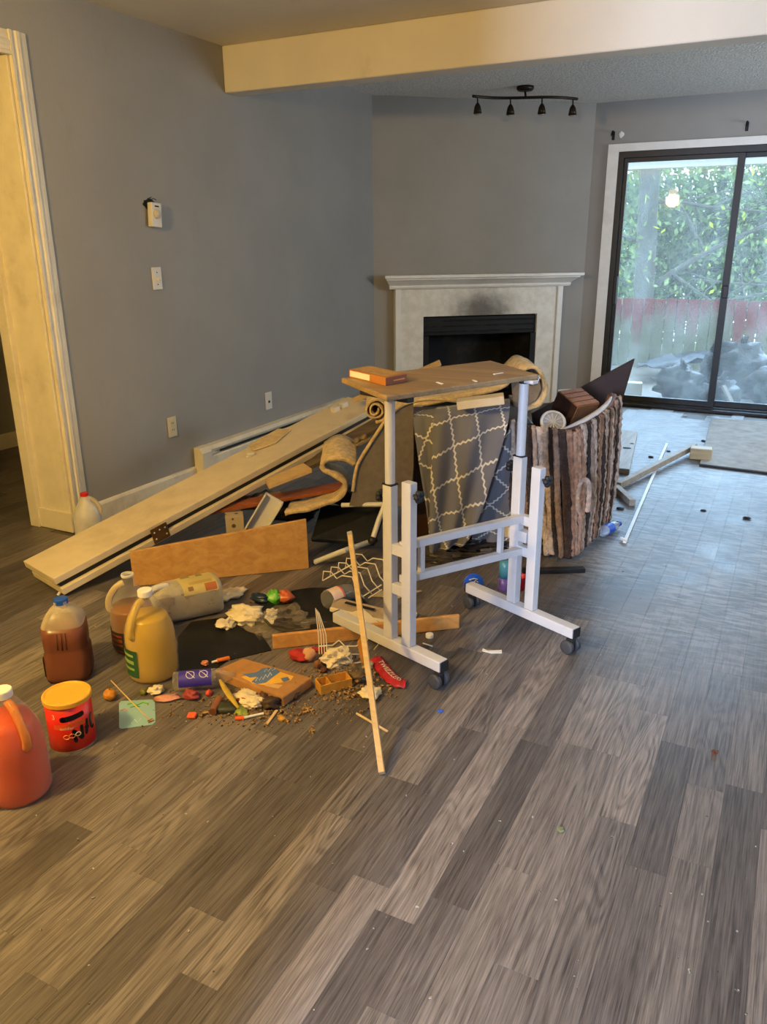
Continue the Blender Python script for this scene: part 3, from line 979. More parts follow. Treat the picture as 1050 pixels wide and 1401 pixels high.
EL = V((-0.950, 0.312, 0)).normalized()      # left foot bar, front to back
ER = V((-0.920, 0.392, 0)).normalized()
LF, RF = V((-0.862, 2.106, 0)), V((-0.535, 2.522, 0))     # front ends of the two foot bars
ZB = 0.083
tab = thing('rolling_table', 'tall white metal rolling table frame with a narrow oak top', 'table', (-0.93, 2.42, 0))
def foot(F, E, nm):
    S = V((-E.y, E.x, 0))
    b = part('foot_bar', G().bar(F + V((0, 0, ZB)), F + E * 0.52 + V((0, 0, ZB)), 0.04, 0.038), M_FRAME, tab, bevel=0.003)
    for u in (0.0, 0.52):
        d = 1 if u else -1
        part('end_cap', G().bar(F + E * (u - 0.002 * -d) + V((0, 0, ZB)), F + E * (u + 0.006 * d) + V((0, 0, ZB)), 0.039, 0.037), M_RUBBER, b, bevel=0.002)
        c = F + E * (0.018 if u == 0 else 0.502)
        cs = part('caster', G().bar(c + V((0, 0, 0.03)) - S * 0.010, c + V((0, 0, 0.03)) + S * 0.010, 0.03, 0.05), M_RUBBER, tab, bevel=0.004)
        M = Matrix((S, E, V((0, 0, 1)))).transposed() @ rot('Y', 90)
        for k in (-1, 1):
            part('wheel', G().lathe([(0.010, -0.0085), (0.022, -0.0085), (0.026, -0.006), (0.026, 0.006), (0.022, 0.0085), (0.010, 0.0085)], c + S * (0.0195 * k) + V((0, 0, 0.0262)), 20, M), M_TYRE, cs, smooth=True)
    for u in (0.11, 0.40):
        part('screw', G().lathe([(0.006, 0), (0.005, 0.003)], F + E * u - S * -0.02 * (1) + V((0, 0, ZB)) if False else F + E * u - S * 0.0205 + V((0, 0, ZB)), 10, Matrix((E, V((0, 0, 1)), -S)).transposed()), M_RUBBER, b)
    return S
SLv, SRv = foot(LF, EL, 'l'), foot(RF, ER, 'r')
def column(F, E, u, z1, w=0.04, d=0.032):
    p = F + E * u
    return p, part('post', G().bar(p + V((0, 0, ZB + 0.019)), p + V((0, 0, z1)), d, w, E), M_FRAME, tab, bevel=0.003)
pL2, a = column(LF, EL, 0.155, 0.672)
pL1, b1 = column(LF, EL, 0.240, 0.646)
pR2, c = column(RF, ER, 0.205, 0.642)
pR1, d1 = column(RF, ER, 0.290, 0.664)
for p, E, po, zt in ((pL1, EL, b1, 0.646), (pR1, ER, d1, 0.664)):
    part('sleeve_ring', G().bar(p + V((0, 0, zt)), p + V((0, 0, zt + 0.005)), 0.035, 0.043, E), M_RUBBER, po, bevel=0.001)
    part('telescopic_tube', G().tube([p + V((0, 0, zt)), p + V((0, 0, 0.925))], 0.0165, 16), M_FRAME, tab, smooth=False)
    part('tube_plug', G().lathe([(0.017, 0.922), (0.019, 0.924), (0.019, 0.934)], p, 14), M_RUBBER, tab)
def star_knob(p, out):
    k = part('star_knob', G().tube([p, p + out * 0.022], 0.005, 8), M_RUBBER, tab)
    a, s, u = frame_from(out)
    for i in range(5):
        t = 2 * PI * i / 5
        part('knob_lobe', G().blob(p + out * 0.024 + (s * math.cos(t) + u * math.sin(t)) * 0.0115, (0.0105, 0.0105, 0.0105), i, 0.05), M_RUBBER, k, smooth=True)
star_knob(pL2 + V((0, 0, 0.632)) - EL * 0.019, -EL)
star_knob(pR2 + V((0, 0, 0.60)) - ER * 0.019, -ER)
star_knob(pL1 + EL * 0.02 + V((0, 0, 0.60)), EL)
star_knob(pR1 + ER * 0.02 + V((0, 0, 0.62)), ER)
# spacers between the paired posts
for pa, pb, zs in ((pL2, pL1, (0.432, 0.292)), (pR2, pR1, (0.436, 0.318))):
    for z in zs:
        s = part('spacer', G().bar(pa + V((0, 0, z)), pb + V((0, 0, z)), 0.026, 0.036), M_FRAME, tab, bevel=0.002)
        E = (pb - pa).normalized()
        part('bolt', G().lathe([(0.006, 0), (0.006, 0.004)], pa.lerp(pb, 0.5) + V((0, 0, z)) + V((E.y, -E.x, 0)) * -0.013 * -1, 10, Matrix((E, V((0, 0, 1)), V((E.y, -E.x, 0)))).transposed()), M_BRONZE, s)
part('label_plate', G().bar(pR1 + ER * 0.06 + V((0, 0, 0.375)), pR1 - ER * 0.06 + V((0, 0, 0.375)), 0.036, 0.04), M_FRAME, tab, bevel=0.002)
# ladder rail across the middle
mL, mR = pL2.lerp(pL1, 0.4), pR2.lerp(pR1, 0.65)
zl = {'u': (0.447, 0.442), 'd': (0.330, 0.316)}
for k in ('u', 'd'):
    part('cross_rail', G().bar(mL + V((0, 0, zl[k][0])), mR + V((0, 0, zl[k][1])), 0.028, 0.026), M_FRAME, tab, bevel=0.002)
for u in (0.15, 0.80):
    p = mL.lerp(mR, u)
    part('rung', G().bar(p + V((0, 0, zl['d'][0] * (1 - u) + zl['d'][1] * u)), p + V((0, 0, zl['u'][0] * (1 - u) + zl['u'][1] * u)), 0.018, 0.018, EL), M_FRAME, tab, bevel=0.001)
# the top
ZT = 0.955
tq = [az(467, 517, ZT), az(529, 542, ZT), az(737, 512, ZT), az(672, 493, ZT)]
tp = part('table_top', G().slab([V((q.x, q.y, ZT)) for q in tq], (0, 0, -0.017)), M_TOP, tab, bevel=0.004)
part('bracket', G().bar(pL1 + V((0, 0, 0.930)) - EL * 0.09, pL1 + V((0, 0, 0.930)) + EL * 0.12, 0.03, 0.014), M_RUBBER, tab, bevel=0.002)
part('bracket', G().bar(pR1 + V((0, 0, 0.932)) - ER * 0.05, pR1 + V((0, 0, 0.932)) + ER * 0.12, 0.03, 0.012), M_FRAME, tab, bevel=0.002)
TOPQ = tq

# ================================================================== the heap behind the table
CF = V((-0.455, 0.890, 0))          # away from the photographer, level
CR = V((0.890, 0.455, 0))
M_DOOR = plain('cream_door_paint', (216, 200, 168), 0.45, vary=0.05, dirt=(150, 126, 92), dscale=2.5, damt=0.3)
M_BRASS = plain('brown_hinge_metal', (112, 82, 48), 0.4, 0.6, vary=0.2)
M_PINE = wood('pine_board', (172, 124, 66), (206, 160, 96), 0, 0.8, 0.5)
M_REDWOOD = wood('red_brown_board', (120, 64, 36), (156, 88, 50), 0, 0.9, 0.5)
M_PALEWOOD = wood('pale_board', (178, 148, 102), (206, 178, 132), 0, 0.9, 0.5)
M_DARKWOOD = wood('dark_walnut', (40, 26, 20), (66, 42, 32), 0, 0.8, 0.42)
M_GREYWOOD = wood('grey_brown_board', (78, 66, 54), (112, 98, 82), 0, 0.9, 0.6)
M_CARPET = plain('beige_carpet_pile', (206, 180, 134), 0.95, vary=0.22, scale=40, bump=0.9, bscale=160, bdist=0.006, spec=0.1, sheen=0.2)
M_BACKING = plain('grey_carpet_backing', (118, 108, 96), 0.9, vary=0.10, scale=30, bump=0.4, bscale=200, spec=0.1)
M_BLACKP = plain('matt_black_plastic', (26, 27, 28), 0.45, vary=0.2)
M_PIPE = plain('white_pipe', (206, 202, 194), 0.35, vary=0.05)

# --- folded pair of door leaves leaning on the heap
DN = az(73, 792, 0.090)
DF = ad(521, 553, 4.40)
dd = (DF - DN).normalized()
dl = (DF - DN).length + 0.02
ds = V((-dd.y, dd.x, 0)).normalized()        # towards the wall
dn = dd.cross(ds).normalized()
if dn.z < 0:
    dn = -dn
bd = thing('folded_door', 'pair of folded cream door leaves leaning from the floor onto the heap', 'door', (DN.x, DN.y, 0))
def leaf(o_side, o_n, th, o_len, mat):
    a = DN + ds * o_side + dn * o_n + dd * o_len
    return G().slab([a, a + ds * 0.285, a + ds * 0.285 + dd * dl, a + dd * dl], dn * -th)
up = part('door_leaf', leaf(0, 0, 0.031, 0.0, M_DOOR), M_DOOR, bd, bevel=0.003)
lo = part('door_leaf', leaf(-0.012, -0.054, 0.030, 0.012, M_DOOR), M_DOOR, bd, bevel=0.003)
part('seam_shade_strip', G().slab([DN + ds * 0.010 - dn * 0.032 + dd * 0.02, DN + ds * 0.26 - dn * 0.032 + dd * 0.02, DN + ds * 0.26 - dn * 0.032 + dd * (dl - 0.02), DN + ds * 0.010 - dn * 0.032 + dd * (dl - 0.02)], dn * -0.021), M_BLACKP, bd)  # black strip added in the gap, standing for the shade between the leaves
def along(px):
    best = min(range(401), key=lambda k: abs(seen(DN + dd * (dl * k / 400))[0] - px))
    return dl * best / 400
t = along(214)
hc = DN + dd * t - dn * 0.043 - ds * 0.013
R = Matrix((dd, ds, dn)).transposed()
hg = part('hinge', G().box(hc, (0.085, 0.006, 0.072), R), M_BRASS, bd, bevel=0.002)
for a, b in ((-0.028, 0.016), (0.0, 0.018), (0.028, 0.016), (-0.028, -0.016), (0.028, -0.016)):
    part('screw', G().lathe([(0.004, 0), (0.003, 0.002)], hc + dd * a + dn * b - ds * 0.003, 8, Matrix((dd, dn, -ds)).transposed()), M_PLATE, hg)
t = along(372)
kc = DN + dd * t + ds * 0.17 + dn * 0.001
kb = part('roller_guide', G().box(kc + dn * 0.006, (0.05, 0.018, 0.012), R), M_PLATE, bd, bevel=0.002)
part('guide_fin', G().box(kc + dn * 0.014 + dd * 0.008, (0.012, 0.045, 0.01), R @ rot('Z', 25)), M_PLATE, kb, bevel=0.002)
for px, o in ((492, 0.19), (503, 0.19)):
    kc = DN + dd * along(px) + ds * o
    part('pivot_bracket', G().box(kc + dn * 0.012, (0.045, 0.035, 0.026), R), M_PLATE, bd, bevel=0.003)
part('pivot_pin', G().tube([DN + ds * 0.03 + dd * 0.02 - dn * 0.08, DN + ds * 0.03 + dd * 0.0 - dn * 0.092], 0.006, 8), M_PIPE, bd)
qa = [DN + dd * along(a) + ds * b + dn * 0.004 for a, b in ((388, 0.285), (432, 0.30), (436, 0.22), (405, 0.16), (382, 0.20))]
solo('torn_board', 'torn cream fibreboard scrap lying on the leaning door leaves', 'board', G().slab(qa, dn * 0.008), plain('torn_fibreboard', (206, 182, 138), 0.8, vary=0.15, scale=25), bevel=0.002)

# --- pine board standing on its edge in front of the heap
a, b = az(183, 803), az(423, 778)
e = (b - a).normalized()
nb = V((-e.y, e.x, 0))
solo('pine_board', 'wide golden pine board standing on its edge under the door leaves', 'board',
     G().slab([a + V((0, 0, 0.001)), b + V((0, 0, 0.001)), b + V((-0.004, 0, 0.232)), a + V((0, 0, 0.158))], nb * 0.019), M_PINE, bevel=0.002, loc=a)

def px_bar(p0, p1, w, h, up=V((0, 0, 1))):
    return G().bar(p0, p1, w, h, up)
def own(name, label, cat, g, mat, **kw):
    return solo(name, label, cat, g, mat, **kw)

# --- dark cabinet the heap lies on
c0 = ad(640, 640, 3.86)
Rc = Matrix((CR, CF, V((0, 0, 1)))).transposed()
cab = thing('dark_cabinet', 'dark brown cabinet buried under the carpet and the grey curtain', 'cabinet', (c0.x, c0.y, 0))
part('carcass', G().box((c0.x, c0.y, 0.29), (0.56, 0.42, 0.575), Rc), M_DARKWOOD, cab, bevel=0.006)
for k in (-1, 1):
    dr = part('cabinet_door', G().box(V((c0.x, c0.y, 0.29)) - CF * 0.215 + CR * (0.137 * k), (0.26, 0.016, 0.52), Rc), M_DARKWOOD, cab, bevel=0.004)
    part('knob', G().blob(V((c0.x, c0.y, 0.33)) - CF * 0.235 + CR * (0.03 * k), (0.012, 0.012, 0.012), 1, 0.02), M_BLACKM, dr, smooth=True)

# --- carpet: ribbons following the folded edge
def ribbon(prof, depth, rise=0.0, n=6, nd=5, uvs=0.3):
    pts = spline(prof, n)
    rows = []
    for j in range(nd):
        t = j / (nd - 1)
        rows.append([p + CF * (depth * t) + V((0, 0, rise * t + 0.004 * math.sin(9 * t + i * 0.5))) for i, p in enumerate(pts)])
    return G().grid(rows)
cp = thing('folded_carpet', 'beige carpet folded in an S beside the left table post', 'carpet', ad(450, 690, 3.62))
D1 = 3.50
prof = [ad(x, y, D1) for x, y in ((390, 703), (410, 699), (431, 694), (456, 686), (471, 673), (471, 660), (459, 651), (445, 645), (440, 637), (450, 629), (468, 628), (486, 637))]
part('folded_layer', ribbon(prof[:9], 0.26, -0.035), M_CARPET, cp, smooth=True, solid=0.021)
part('upper_layer', ribbon(prof[8:], 0.28, 0.035), M_CARPET, cp, smooth=True, solid=0.019)
fl = [(488, 640), (497, 622), (511, 600), (521, 585), (530, 572), (546, 557), (566, 549), (566, 640), (560, 692), (520, 694), (478, 692), (484, 668)]
fpoly = [ad(x, y, 3.46 + 0.0006 * (x - 480)) for x, y in fl]
part('backing_flap', G().slab(fpoly, CF * 0.008), M_BACKING, cp)
part('cut_edge', G().tube(spline([ad(x, y, 3.455 + 0.0006 * (x - 480)) for x, y in ((483, 672), (488, 640), (497, 622), (511, 600), (521, 585), (530, 572), (546, 557), (566, 549), (596, 546), (628, 549))], 4), 0.0085, 7), M_CARPET, cp, smooth=True)
ca = thing('curled_carpet', 'top layer of beige carpet with rolled ends under the table top', 'carpet', ad(620, 548, 3.9))
cc = ad(514, 562, 3.62)
sp = []
for k in range(26):
    t = k / 25
    rr = 0.014 + 0.042 * t
    th = -PI * 0.5 + (1 - t) * 4.6 * PI
    sp.append(cc + CR * (rr * math.cos(th)) + V((0, 0, rr * math.sin(th))))
part('rolled_end', ribbon(sp, 0.30, 0.0, 2), M_CARPET, ca, smooth=True, solid=0.009)
prof = [ad(x, y, 3.60) for x, y in ((538, 560), (560, 555), (600, 550), (650, 540), (690, 528), (706, 514), (722, 503), (738, 507), (747, 522), (748, 538), (740, 552), (726, 560), (712, 562))]
part('curled_layer', ribbon(prof, 0.34, 0.0), M_CARPET, ca, smooth=True, solid=0.014)
inn = [ad(x, y, 3.64) for x, y in ((700, 524), (712, 513), (726, 510), (738, 518), (741, 532), (734, 547), (718, 556), (703, 556))]
part('roll_inside', G().slab(inn, CF * 0.01), M_BACKING, ca)
q = ad(732, 517, 3.55)
solo('metal_bracket', 'small bright metal bracket at the curled end of the carpet', 'bracket', G().tube(spline([q + CR * a + V((0, 0, b)) for a, b in ((-0.03, -0.02), (-0.012, -0.03), (0.012, -0.022), (0.018, 0.0), (0.0, 0.012), (-0.016, 0.002), (-0.004, -0.012))], 5), 0.006, 7), plain('bright_metal', (190, 188, 184), 0.25, 0.9), smooth=True)
a, b = ad(626, 553, 3.42), ad(690, 545, 3.42)
solo('cream_block', 'cream board end lying on the grey curtain below the table top', 'board', G().bar(a, b, 0.09, 0.036, V((0, 0, 1))), M_DOOR, bevel=0.003)
a, b = ad(548, 520, 4.35), ad(603, 496, 4.35)
solo('cream_stick', 'cream wooden moulding poking up behind the table top', 'moulding', G().bar(a - (b - a) * 1.2, b, 0.035, 0.03), M_PALEWOOD, bevel=0.004)

# --- grey curtain with a white lattice print
def curtain_material():
    n = N('grey_lattice_cloth')
    uv = n.new('ShaderNodeTexCoord').outputs['UV']
    s = n.xyz(uv)
    u, v = s[0], s[1]
    wob = n.math('MULTIPLY', n.noise(uv, 30.0, 2.0), 0.05)
    def lines(a, b):
        k = n.math('MULTIPLY', n.math('PINGPONG', n.math('MULTIPLY', b, 5.0), 0.5), 0.12)
        f = n.math('FRACT', n.math('ADD', n.math('ADD', a, k), wob))
        return n.math('SUBTRACT', 1.0, n.sstep(n.math('ABSOLUTE', n.math('SUBTRACT', f, 0.5)), 0.022, 0.045))
    m = n.math('MAXIMUM', lines(u, v), lines(v, u))
    wv = n.noise(uv, 60.0, 2.0)
    base = n.mix(wv, lin((96, 97, 106)), lin((122, 122, 130)))
    col = n.mix(m, base, lin((212, 208, 198)))
    return n.done(n.bsdf(col, 0.8, spec=0.2, normal=n.bump(wv, 0.15, 0.002), sheen=0.15))
M_CURT = curtain_material()
def drape(L, Rr, nu, nv, fold, uvs, ang, d_fold=0.02, ph=0.0):
    L, Rr = spline(L, 6), spline(Rr, 6)
    rows, uv = [], []
    ca_, sa_ = math.cos(ang), math.sin(ang)
    for j in range(nv):
        tj = j / (nv - 1)
        il = tj * (len(L) - 1)
        k = min(int(il), len(L) - 2)
        a = L[k].lerp(L[k + 1], il - k)
        il = tj * (len(Rr) - 1)
        k = min(int(il), len(Rr) - 2)
        b = Rr[k].lerp(Rr[k + 1], il - k)
        w = 0.46
        r, q = [], []
        for i in range(nu):
            ti = i / (nu - 1)
            p = a.lerp(b, ti)
            f = d_fold * math.sin(ti * fold * 2 * PI + ph + 0.8 * tj) * (0.35 + 0.65 * tj) + 0.012 * noise.noise(V((ti * 3, tj * 3, ph + 5)))
            r.append(p - CF * f)
            uu, vv = ti * (b - a).length, -tj * 0.75
            q.append(((uu * ca_ - vv * sa_) * uvs + 0.1, (uu * sa_ + vv * ca_) * uvs))
        rows.append(r)
        uv.append(q)
    return G().grid(rows, uv)
cu = thing('grey_curtain', 'grey curtain with white lattice lines draped over the heap under the table', 'curtain', az(630, 752))
L = [ad(x, y, d) for x, y, d in ((600, 556, 3.60), (594, 566, 3.44), (592, 610, 3.41), (589, 660, 3.42), (588, 705, 3.43), (587, 740, 3.41), (588, 757, 3.405))]
Rr = [ad(x, y, d) for x, y, d in ((698, 545, 3.60), (697, 560, 3.48), (692, 590, 3.44), (676, 645, 3.43), (658, 700, 3.44), (644, 732, 3.44), (634, 745, 3.44))]
part('front_fold', drape(L, Rr, 44, 40, 2.2, 9.0, -0.22, 0.022), M_CURT, cu, smooth=True)
L = [ad(x, y, d) for x, y, d in ((568, 562, 3.58), (566, 575, 3.50), (570, 610, 3.48), (576, 650, 3.48), (584, 700, 3.47), (588, 740, 3.45), (590, 752, 3.44))]
Rr = [ad(x, y, d) for x, y, d in ((606, 558, 3.62), (602, 570, 3.50), (600, 610, 3.46), (600, 650, 3.46), (600, 700, 3.46), (600, 740, 3.46), (602, 752, 3.45))]
part('left_fold', drape(L, Rr, 16, 30, 1.0, 9.0, 0.5, 0.012, 1.0), M_CURT, cu, smooth=True)
L = [ad(x, y, d) for x, y, d in ((690, 592, 3.50), (672, 640, 3.50), (655, 690, 3.51), (646, 730, 3.52), (648, 745, 3.52))]
Rr = [ad(x, y, d) for x, y, d in ((700, 585, 3.52), (702, 640, 3.53), (704, 690, 3.53), (700, 730, 3.54), (698, 752, 3.54))]
part('back_fold', drape(L, Rr, 24, 30, 1.4, 9.0, 0.6, 0.012, 2.0), M_CURT, cu, smooth=True)

# --- rag rug wrapped round a bin
bot = [ad(x, y, d) for x, y, d in ((694, 748, 3.58), (700, 752, 3.55), (740, 761, 3.48), (776, 767, 3.455), (786, 763, 3.49), (812, 738, 3.74), (834, 712, 4.03))]
top = [ad(x, y, d) for x, y, d in ((688, 590, 3.60), (698, 580, 3.55), (736, 584, 3.48), (770, 592, 3.45), (790, 590, 3.50), (826, 568, 3.76), (849, 545, 4.02))]
for p in bot:
    p.z = max(p.z, 0.012)
bot, top = spline(bot, 8), spline(top, 8)
def on(path, t):
    ls = [0.0]
    for i in range(len(path) - 1):
        ls.append(ls[-1] + (path[i + 1] - path[i]).length)
    t *= ls[-1]
    for i in range(len(path) - 1):
        if t <= ls[i + 1] + 1e-9:
            return path[i].lerp(path[i + 1], (t - ls[i]) / max(1e-9, ls[i + 1] - ls[i]))
    return path[-1]
rg = thing('rag_rug', 'brown striped rag rug wrapped round a bin right of the table', 'rug', az(770, 755))
RC = [(171, 142, 122), (129, 98, 76), (52, 38, 32), (201, 173, 153), (160, 122, 94), (223, 197, 177), (74, 54, 44), (195, 146, 116), (215, 166, 135), (230, 210, 195)]
RM = [plain('rag_strip_%d' % i, c, 0.95, vary=0.3, scale=38, bump=0.9, bscale=120, bdist=0.02, spec=0.1, sheen=0.15) for i, c in enumerate(RC)]
seq = [0, 4, 6, 5, 1, 4, 2, 3, 9, 5, 2, 0, 6, 7, 8, 8, 7, 5, 3, 2, 0, 3, 6, 7, 4, 2, 3, 0, 6, 4, 3, 2, 7, 0, 6, 3]
rnd = random.Random(9)
ws = [rnd.uniform(0.7, 1.35) for _ in seq]
tot = sum(ws)
t0 = 0.0
for k, c in enumerate(seq):
    t1 = t0 + ws[k] / tot
    rows = []
    nz = 44
    up_off, dn_off = rnd.uniform(-0.008, 0.012), rnd.uniform(0, 0.012)
    for j in range(nz):
        v = j / (nz - 1)
        r = []
        for i in range(5):
            u = i / 4
            wob = 0.010 * noise.noise(V((k * 3.1, v * 3.5, 0.7)))
            tt = min(1, max(0, t0 + (t1 - t0) * u + wob))
            b, p = on(bot, tt), on(top, tt)
            q = b.lerp(p, v)
            tx = on(bot, min(1, tt + 0.02)) - on(bot, max(0, tt - 0.02))
            out = V((tx.y, -tx.x, 0)).normalized()
            bul = 0.009 * math.sin(PI * u) + 0.011 * noise.noise(V((k * 2.0 + u * 3.5, v * 34, 1.3))) + 0.016 * math.sin(PI * v) * (0.5 + 0.5 * math.sin(k * 1.3))
            q = q + out * bul + V((0, 0, up_off * v + dn_off * (1 - v)))
            r.append(q)
        rows.append(r)
    # roll the strip over the rim
    rows.append([q + V((0, 0, 0.006)) + CF * 0.02 for q in rows[-1]])
    rows.append([q + V((0, 0, -0.03)) + CF * 0.02 for q in rows[-1]])
    part('rag_strip', G().grid(rows), RM[c], rg, smooth=True, solid=0.006)
    t0 = t1
# hanging loop of rag at the front
part('rag_loop', G().tube(spline([ad(x, y, 3.44) for x, y in ((792, 700), (791, 680), (794, 662), (800, 656), (806, 662), (806, 684), (804, 700))], 5), 0.011, 8), RM[3], rg, smooth=True)
bn = V(((bot[0] + bot[-1]) / 2)) + V((-0.03, 0.05, 0))
storage = thing('storage_bin', 'dark bin inside the striped rug filled with odds and ends', 'bin', (-0.92, 3.76, 0))
part('bin_shell', G().slab([V((q.x, q.y, 0.004)) for q in (V((-1.02, 3.50, 0)), V((-0.84, 3.48, 0)), V((-0.80, 3.86, 0)), V((-1.02, 3.86, 0)))], (0, 0, 0.47)), M_BLACKP, storage, bevel=0.01)

# things on top of the bin
pts = [ad(x, y, d) for x, y, d in ((766, 590, 3.50), (782, 584, 3.55), (802, 575, 3.66), (822, 562, 3.80), (834, 549, 3.93), (838, 538, 4.02))]
pts = spline(pts, 5)
arm = thing('curved_chair_arm', 'curved brown wooden chair arm with a pale upper edge on the rug bin', 'chair arm', pts[0])
part('arm_rail', G().tube([p - V((0, 0, 0.016)) for p in pts], 0.026, 8, flat=0.75), wood('arm_wood', (92, 56, 42), (128, 84, 64), 2), arm, smooth=True)
part('worn_edge', G().tube([p + V((0, 0, 0.004)) - CF * 0.0 for p in pts[2:-3]], [0.006 + 0.012 * math.sin(PI * k / (len(pts) - 6)) for k in range(len(pts) - 5)], 8, flat=0.5), plain('pale_worn_wood', (206, 196, 190), 0.4), arm, smooth=True)
q = ad(787, 556, 3.86)
Rq = rot('Z', 62) @ rot('X', 24)
cr = thing('wooden_crate', 'small brown slatted wooden crate tipped on the rug bin', 'crate', q - V((0, 0, 0.07)))
for k in range(4):
    part('slat', G().box(q + Rq @ V((0, -0.051 + 0.034 * k, 0.052)), (0.15, 0.028, 0.008), Rq), wood('crate_wood_%d' % k, (118, 72, 40), (160, 104, 62), 0), cr, bevel=0.001)
for k in (-1, 1):
    part('side', G().box(q + Rq @ V((0.0, 0.066 * k, 0.0)), (0.15, 0.008, 0.10), Rq), wood('crate_side', (104, 66, 40), (140, 94, 60), 0), cr, bevel=0.001)
    part('end_board', G().box(q + Rq @ V((0.075 * k, 0, 0.0)), (0.008, 0.132, 0.10), Rq), M_DARKWOOD, cr, bevel=0.001)
q = ad(757, 578, 3.62)
fan = thing('round_vent', 'round white plastic vent ring resting on the rug bin', 'vent', q - V((0, 0, 0.04)))
Rf = Matrix((CR, V((0, 0, 1)), -CF)).transposed() @ rot('X', -38)
part('ring', G().lathe([(0.048, -0.008), (0.056, -0.006), (0.058, 0.004), (0.053, 0.010), (0.046, 0.008)], q, 32, Rf, cap=False), M_PIPE, fan, smooth=True, solid=0.003)
part('disc', G().lathe([(0.047, -0.003), (0.047, 0.002)], q, 32, Rf), plain('grey_plastic', (168, 170, 176), 0.4), fan)
for k in range(6):
    a = PI * k / 6
    part('spoke', G().bar(q + Rf @ V((math.cos(a) * 0.045, math.sin(a) * 0.045, 0.006)), q + Rf @ V((-math.cos(a) * 0.045, -math.sin(a) * 0.045, 0.006)), 0.005, 0.003), M_PIPE, fan)
pn = [ad(x, y, d) for x, y, d in ((728, 566, 4.18), (869, 491, 4.30), (846, 570, 4.26), (830, 640, 4.26), (742, 660, 4.18))]
pn[3].z = pn[4].z = 0.01
solo('leaning_veneer_board', 'dark brown board with a sharp corner leaning behind the rug bin', 'board', G().slab(pn, CF * 0.016), plain('dark_brown_veneer', (46, 28, 23), 0.5, vary=0.2), bevel=0.001, loc=(pn[3].x, pn[3].y, 0))

# --- boards and boxes under the door leaves
a, b = ad(287, 698, 3.72), ad(474, 664, 3.78)
solo('red_board', 'thin red-brown board lying under the folded carpet', 'board', G().bar(a, b, 0.10, 0.018), M_REDWOOD, bevel=0.002)
qd = [ad(x, y, d) for x, y, d in ((363, 655, 3.70), (415, 633, 3.74), (427, 641, 3.66), (368, 664, 3.62))]
solo('pale_board', 'short pale wooden board poking out under the door leaves', 'board', G().slab(qd, (0, 0, -0.02)), M_PALEWOOD, bevel=0.002)
a, b = ad(398, 648, 3.96), ad(520, 578, 4.16)
solo('grey_board', 'grey-brown board lying close under the lower door leaf', 'board', G().bar(a, b, 0.14, 0.02), M_GREYWOOD, bevel=0.002)
q = ad(356, 684, 3.86)
solo('grey_padding', 'lump of grey fluffy padding above the red-brown board', 'padding', G().blob(q, (0.13, 0.08, 0.032), 8, 0.35, 3.0, 20, 12, Rc @ rot('Y', -10)), plain('grey_fluff', (132, 122, 104), 0.95, vary=0.3, scale=40, bump=1.0, bscale=90, bdist=0.01), smooth=True)
def dotted_material():
    n = N('dotted_carton')
    p = n.objco()
    vo = n.new('ShaderNodeTexVoronoi')
    vo.inputs['Scale'].default_value = 26.0
    vo.inputs['Randomness'].default_value = 0.5
    n.set(vo.inputs['Vector'], p)
    d = n.math('SUBTRACT', 1.0, n.sstep(vo.outputs['Distance'], 0.22, 0.30))
    return n.done(n.bsdf(n.mix(d, lin((168, 152, 124)), lin((78, 62, 44))), 0.6))
q = az(322, 745, 0)
c = ad(321, 712, 3.62)
solo('dotted_carton', 'small beige carton printed with dark dots behind the pine board', 'carton', G().box((c.x, c.y, 0.085), (0.085, 0.07, 0.168), Rc @ rot('Z', 12)), dotted_material(), bevel=0.003)
c = ad(362, 704, 3.58)
wb = thing('white_tray', 'white plastic tray standing tilted behind the pine board', 'tray', (c.x, c.y, 0))
Rw = Rc @ rot('Y', 32)
part('tray_bottom', G().box(c, (0.085, 0.02, 0.20), Rw), M_PIPE, wb, bevel=0.004)
for k in (-1, 1):
    part('tray_side', G().box(c + Rw @ V((0.044 * k, -0.018, 0)), (0.008, 0.055, 0.20), Rw), M_PIPE, wb, bevel=0.003)
c = ad(480, 610, 3.74)
ec = thing('egg_carton', 'grey pulp egg carton lying on the folded carpet', 'carton', c)
u = (ad(506, 598, 3.78) - ad(456, 622, 3.72)).normalized()
Re = Matrix((u, V((-u.y, u.x, 0)).normalized(), u.cross(V((-u.y, u.x, 0)).normalized()))).transposed()
M_PULP = plain('grey_pulp', (132, 116, 96), 0.9, vary=0.2, scale=30)
part('tray', G().box(c, (0.20, 0.075, 0.014), Re), M_PULP, ec, bevel=0.004)
for k in range(5):
    part('cup', G().lathe([(0.017, 0.0), (0.015, 0.016), (0.008, 0.024)], c + Re @ V((-0.076 + 0.038 * k, -0.012, 0.004)), 12, Re), M_PULP, ec, smooth=True)

# --- black folding table with white pipe legs lying in the shade
ft = thing('folding_table', 'black folding table lying on its side with white pipe legs', 'table', az(470, 765))
qd = [ad(x, y, d) for x, y, d in ((426, 736, 3.48), (512, 742, 3.46), (530, 694, 3.62), (440, 690, 3.70))]
part('table_panel', G().slab(qd, (0, 0, -0.02)), M_BLACKP, ft, bevel=0.004)
part('leg', G().tube([az(431, 769, 0.014), ad(472, 753, 3.27), ad(507, 741, 3.42)], 0.012, 14), M_PIPE, ft, smooth=False)
part('leg', G().tube([ad(511, 735, 3.36), ad(519, 710, 3.40), ad(527, 690, 3.42)], 0.012, 12), M_PIPE, ft)
part('leg_brace', G().tube([ad(468, 691, 3.52), ad(528, 690, 3.44)], 0.011, 12), M_PIPE, ft)
part('leg_joint', G().blob(ad(510, 739, 3.38), (0.022, 0.022, 0.022), 2, 0.1), M_BLACKP, ft, smooth=True)
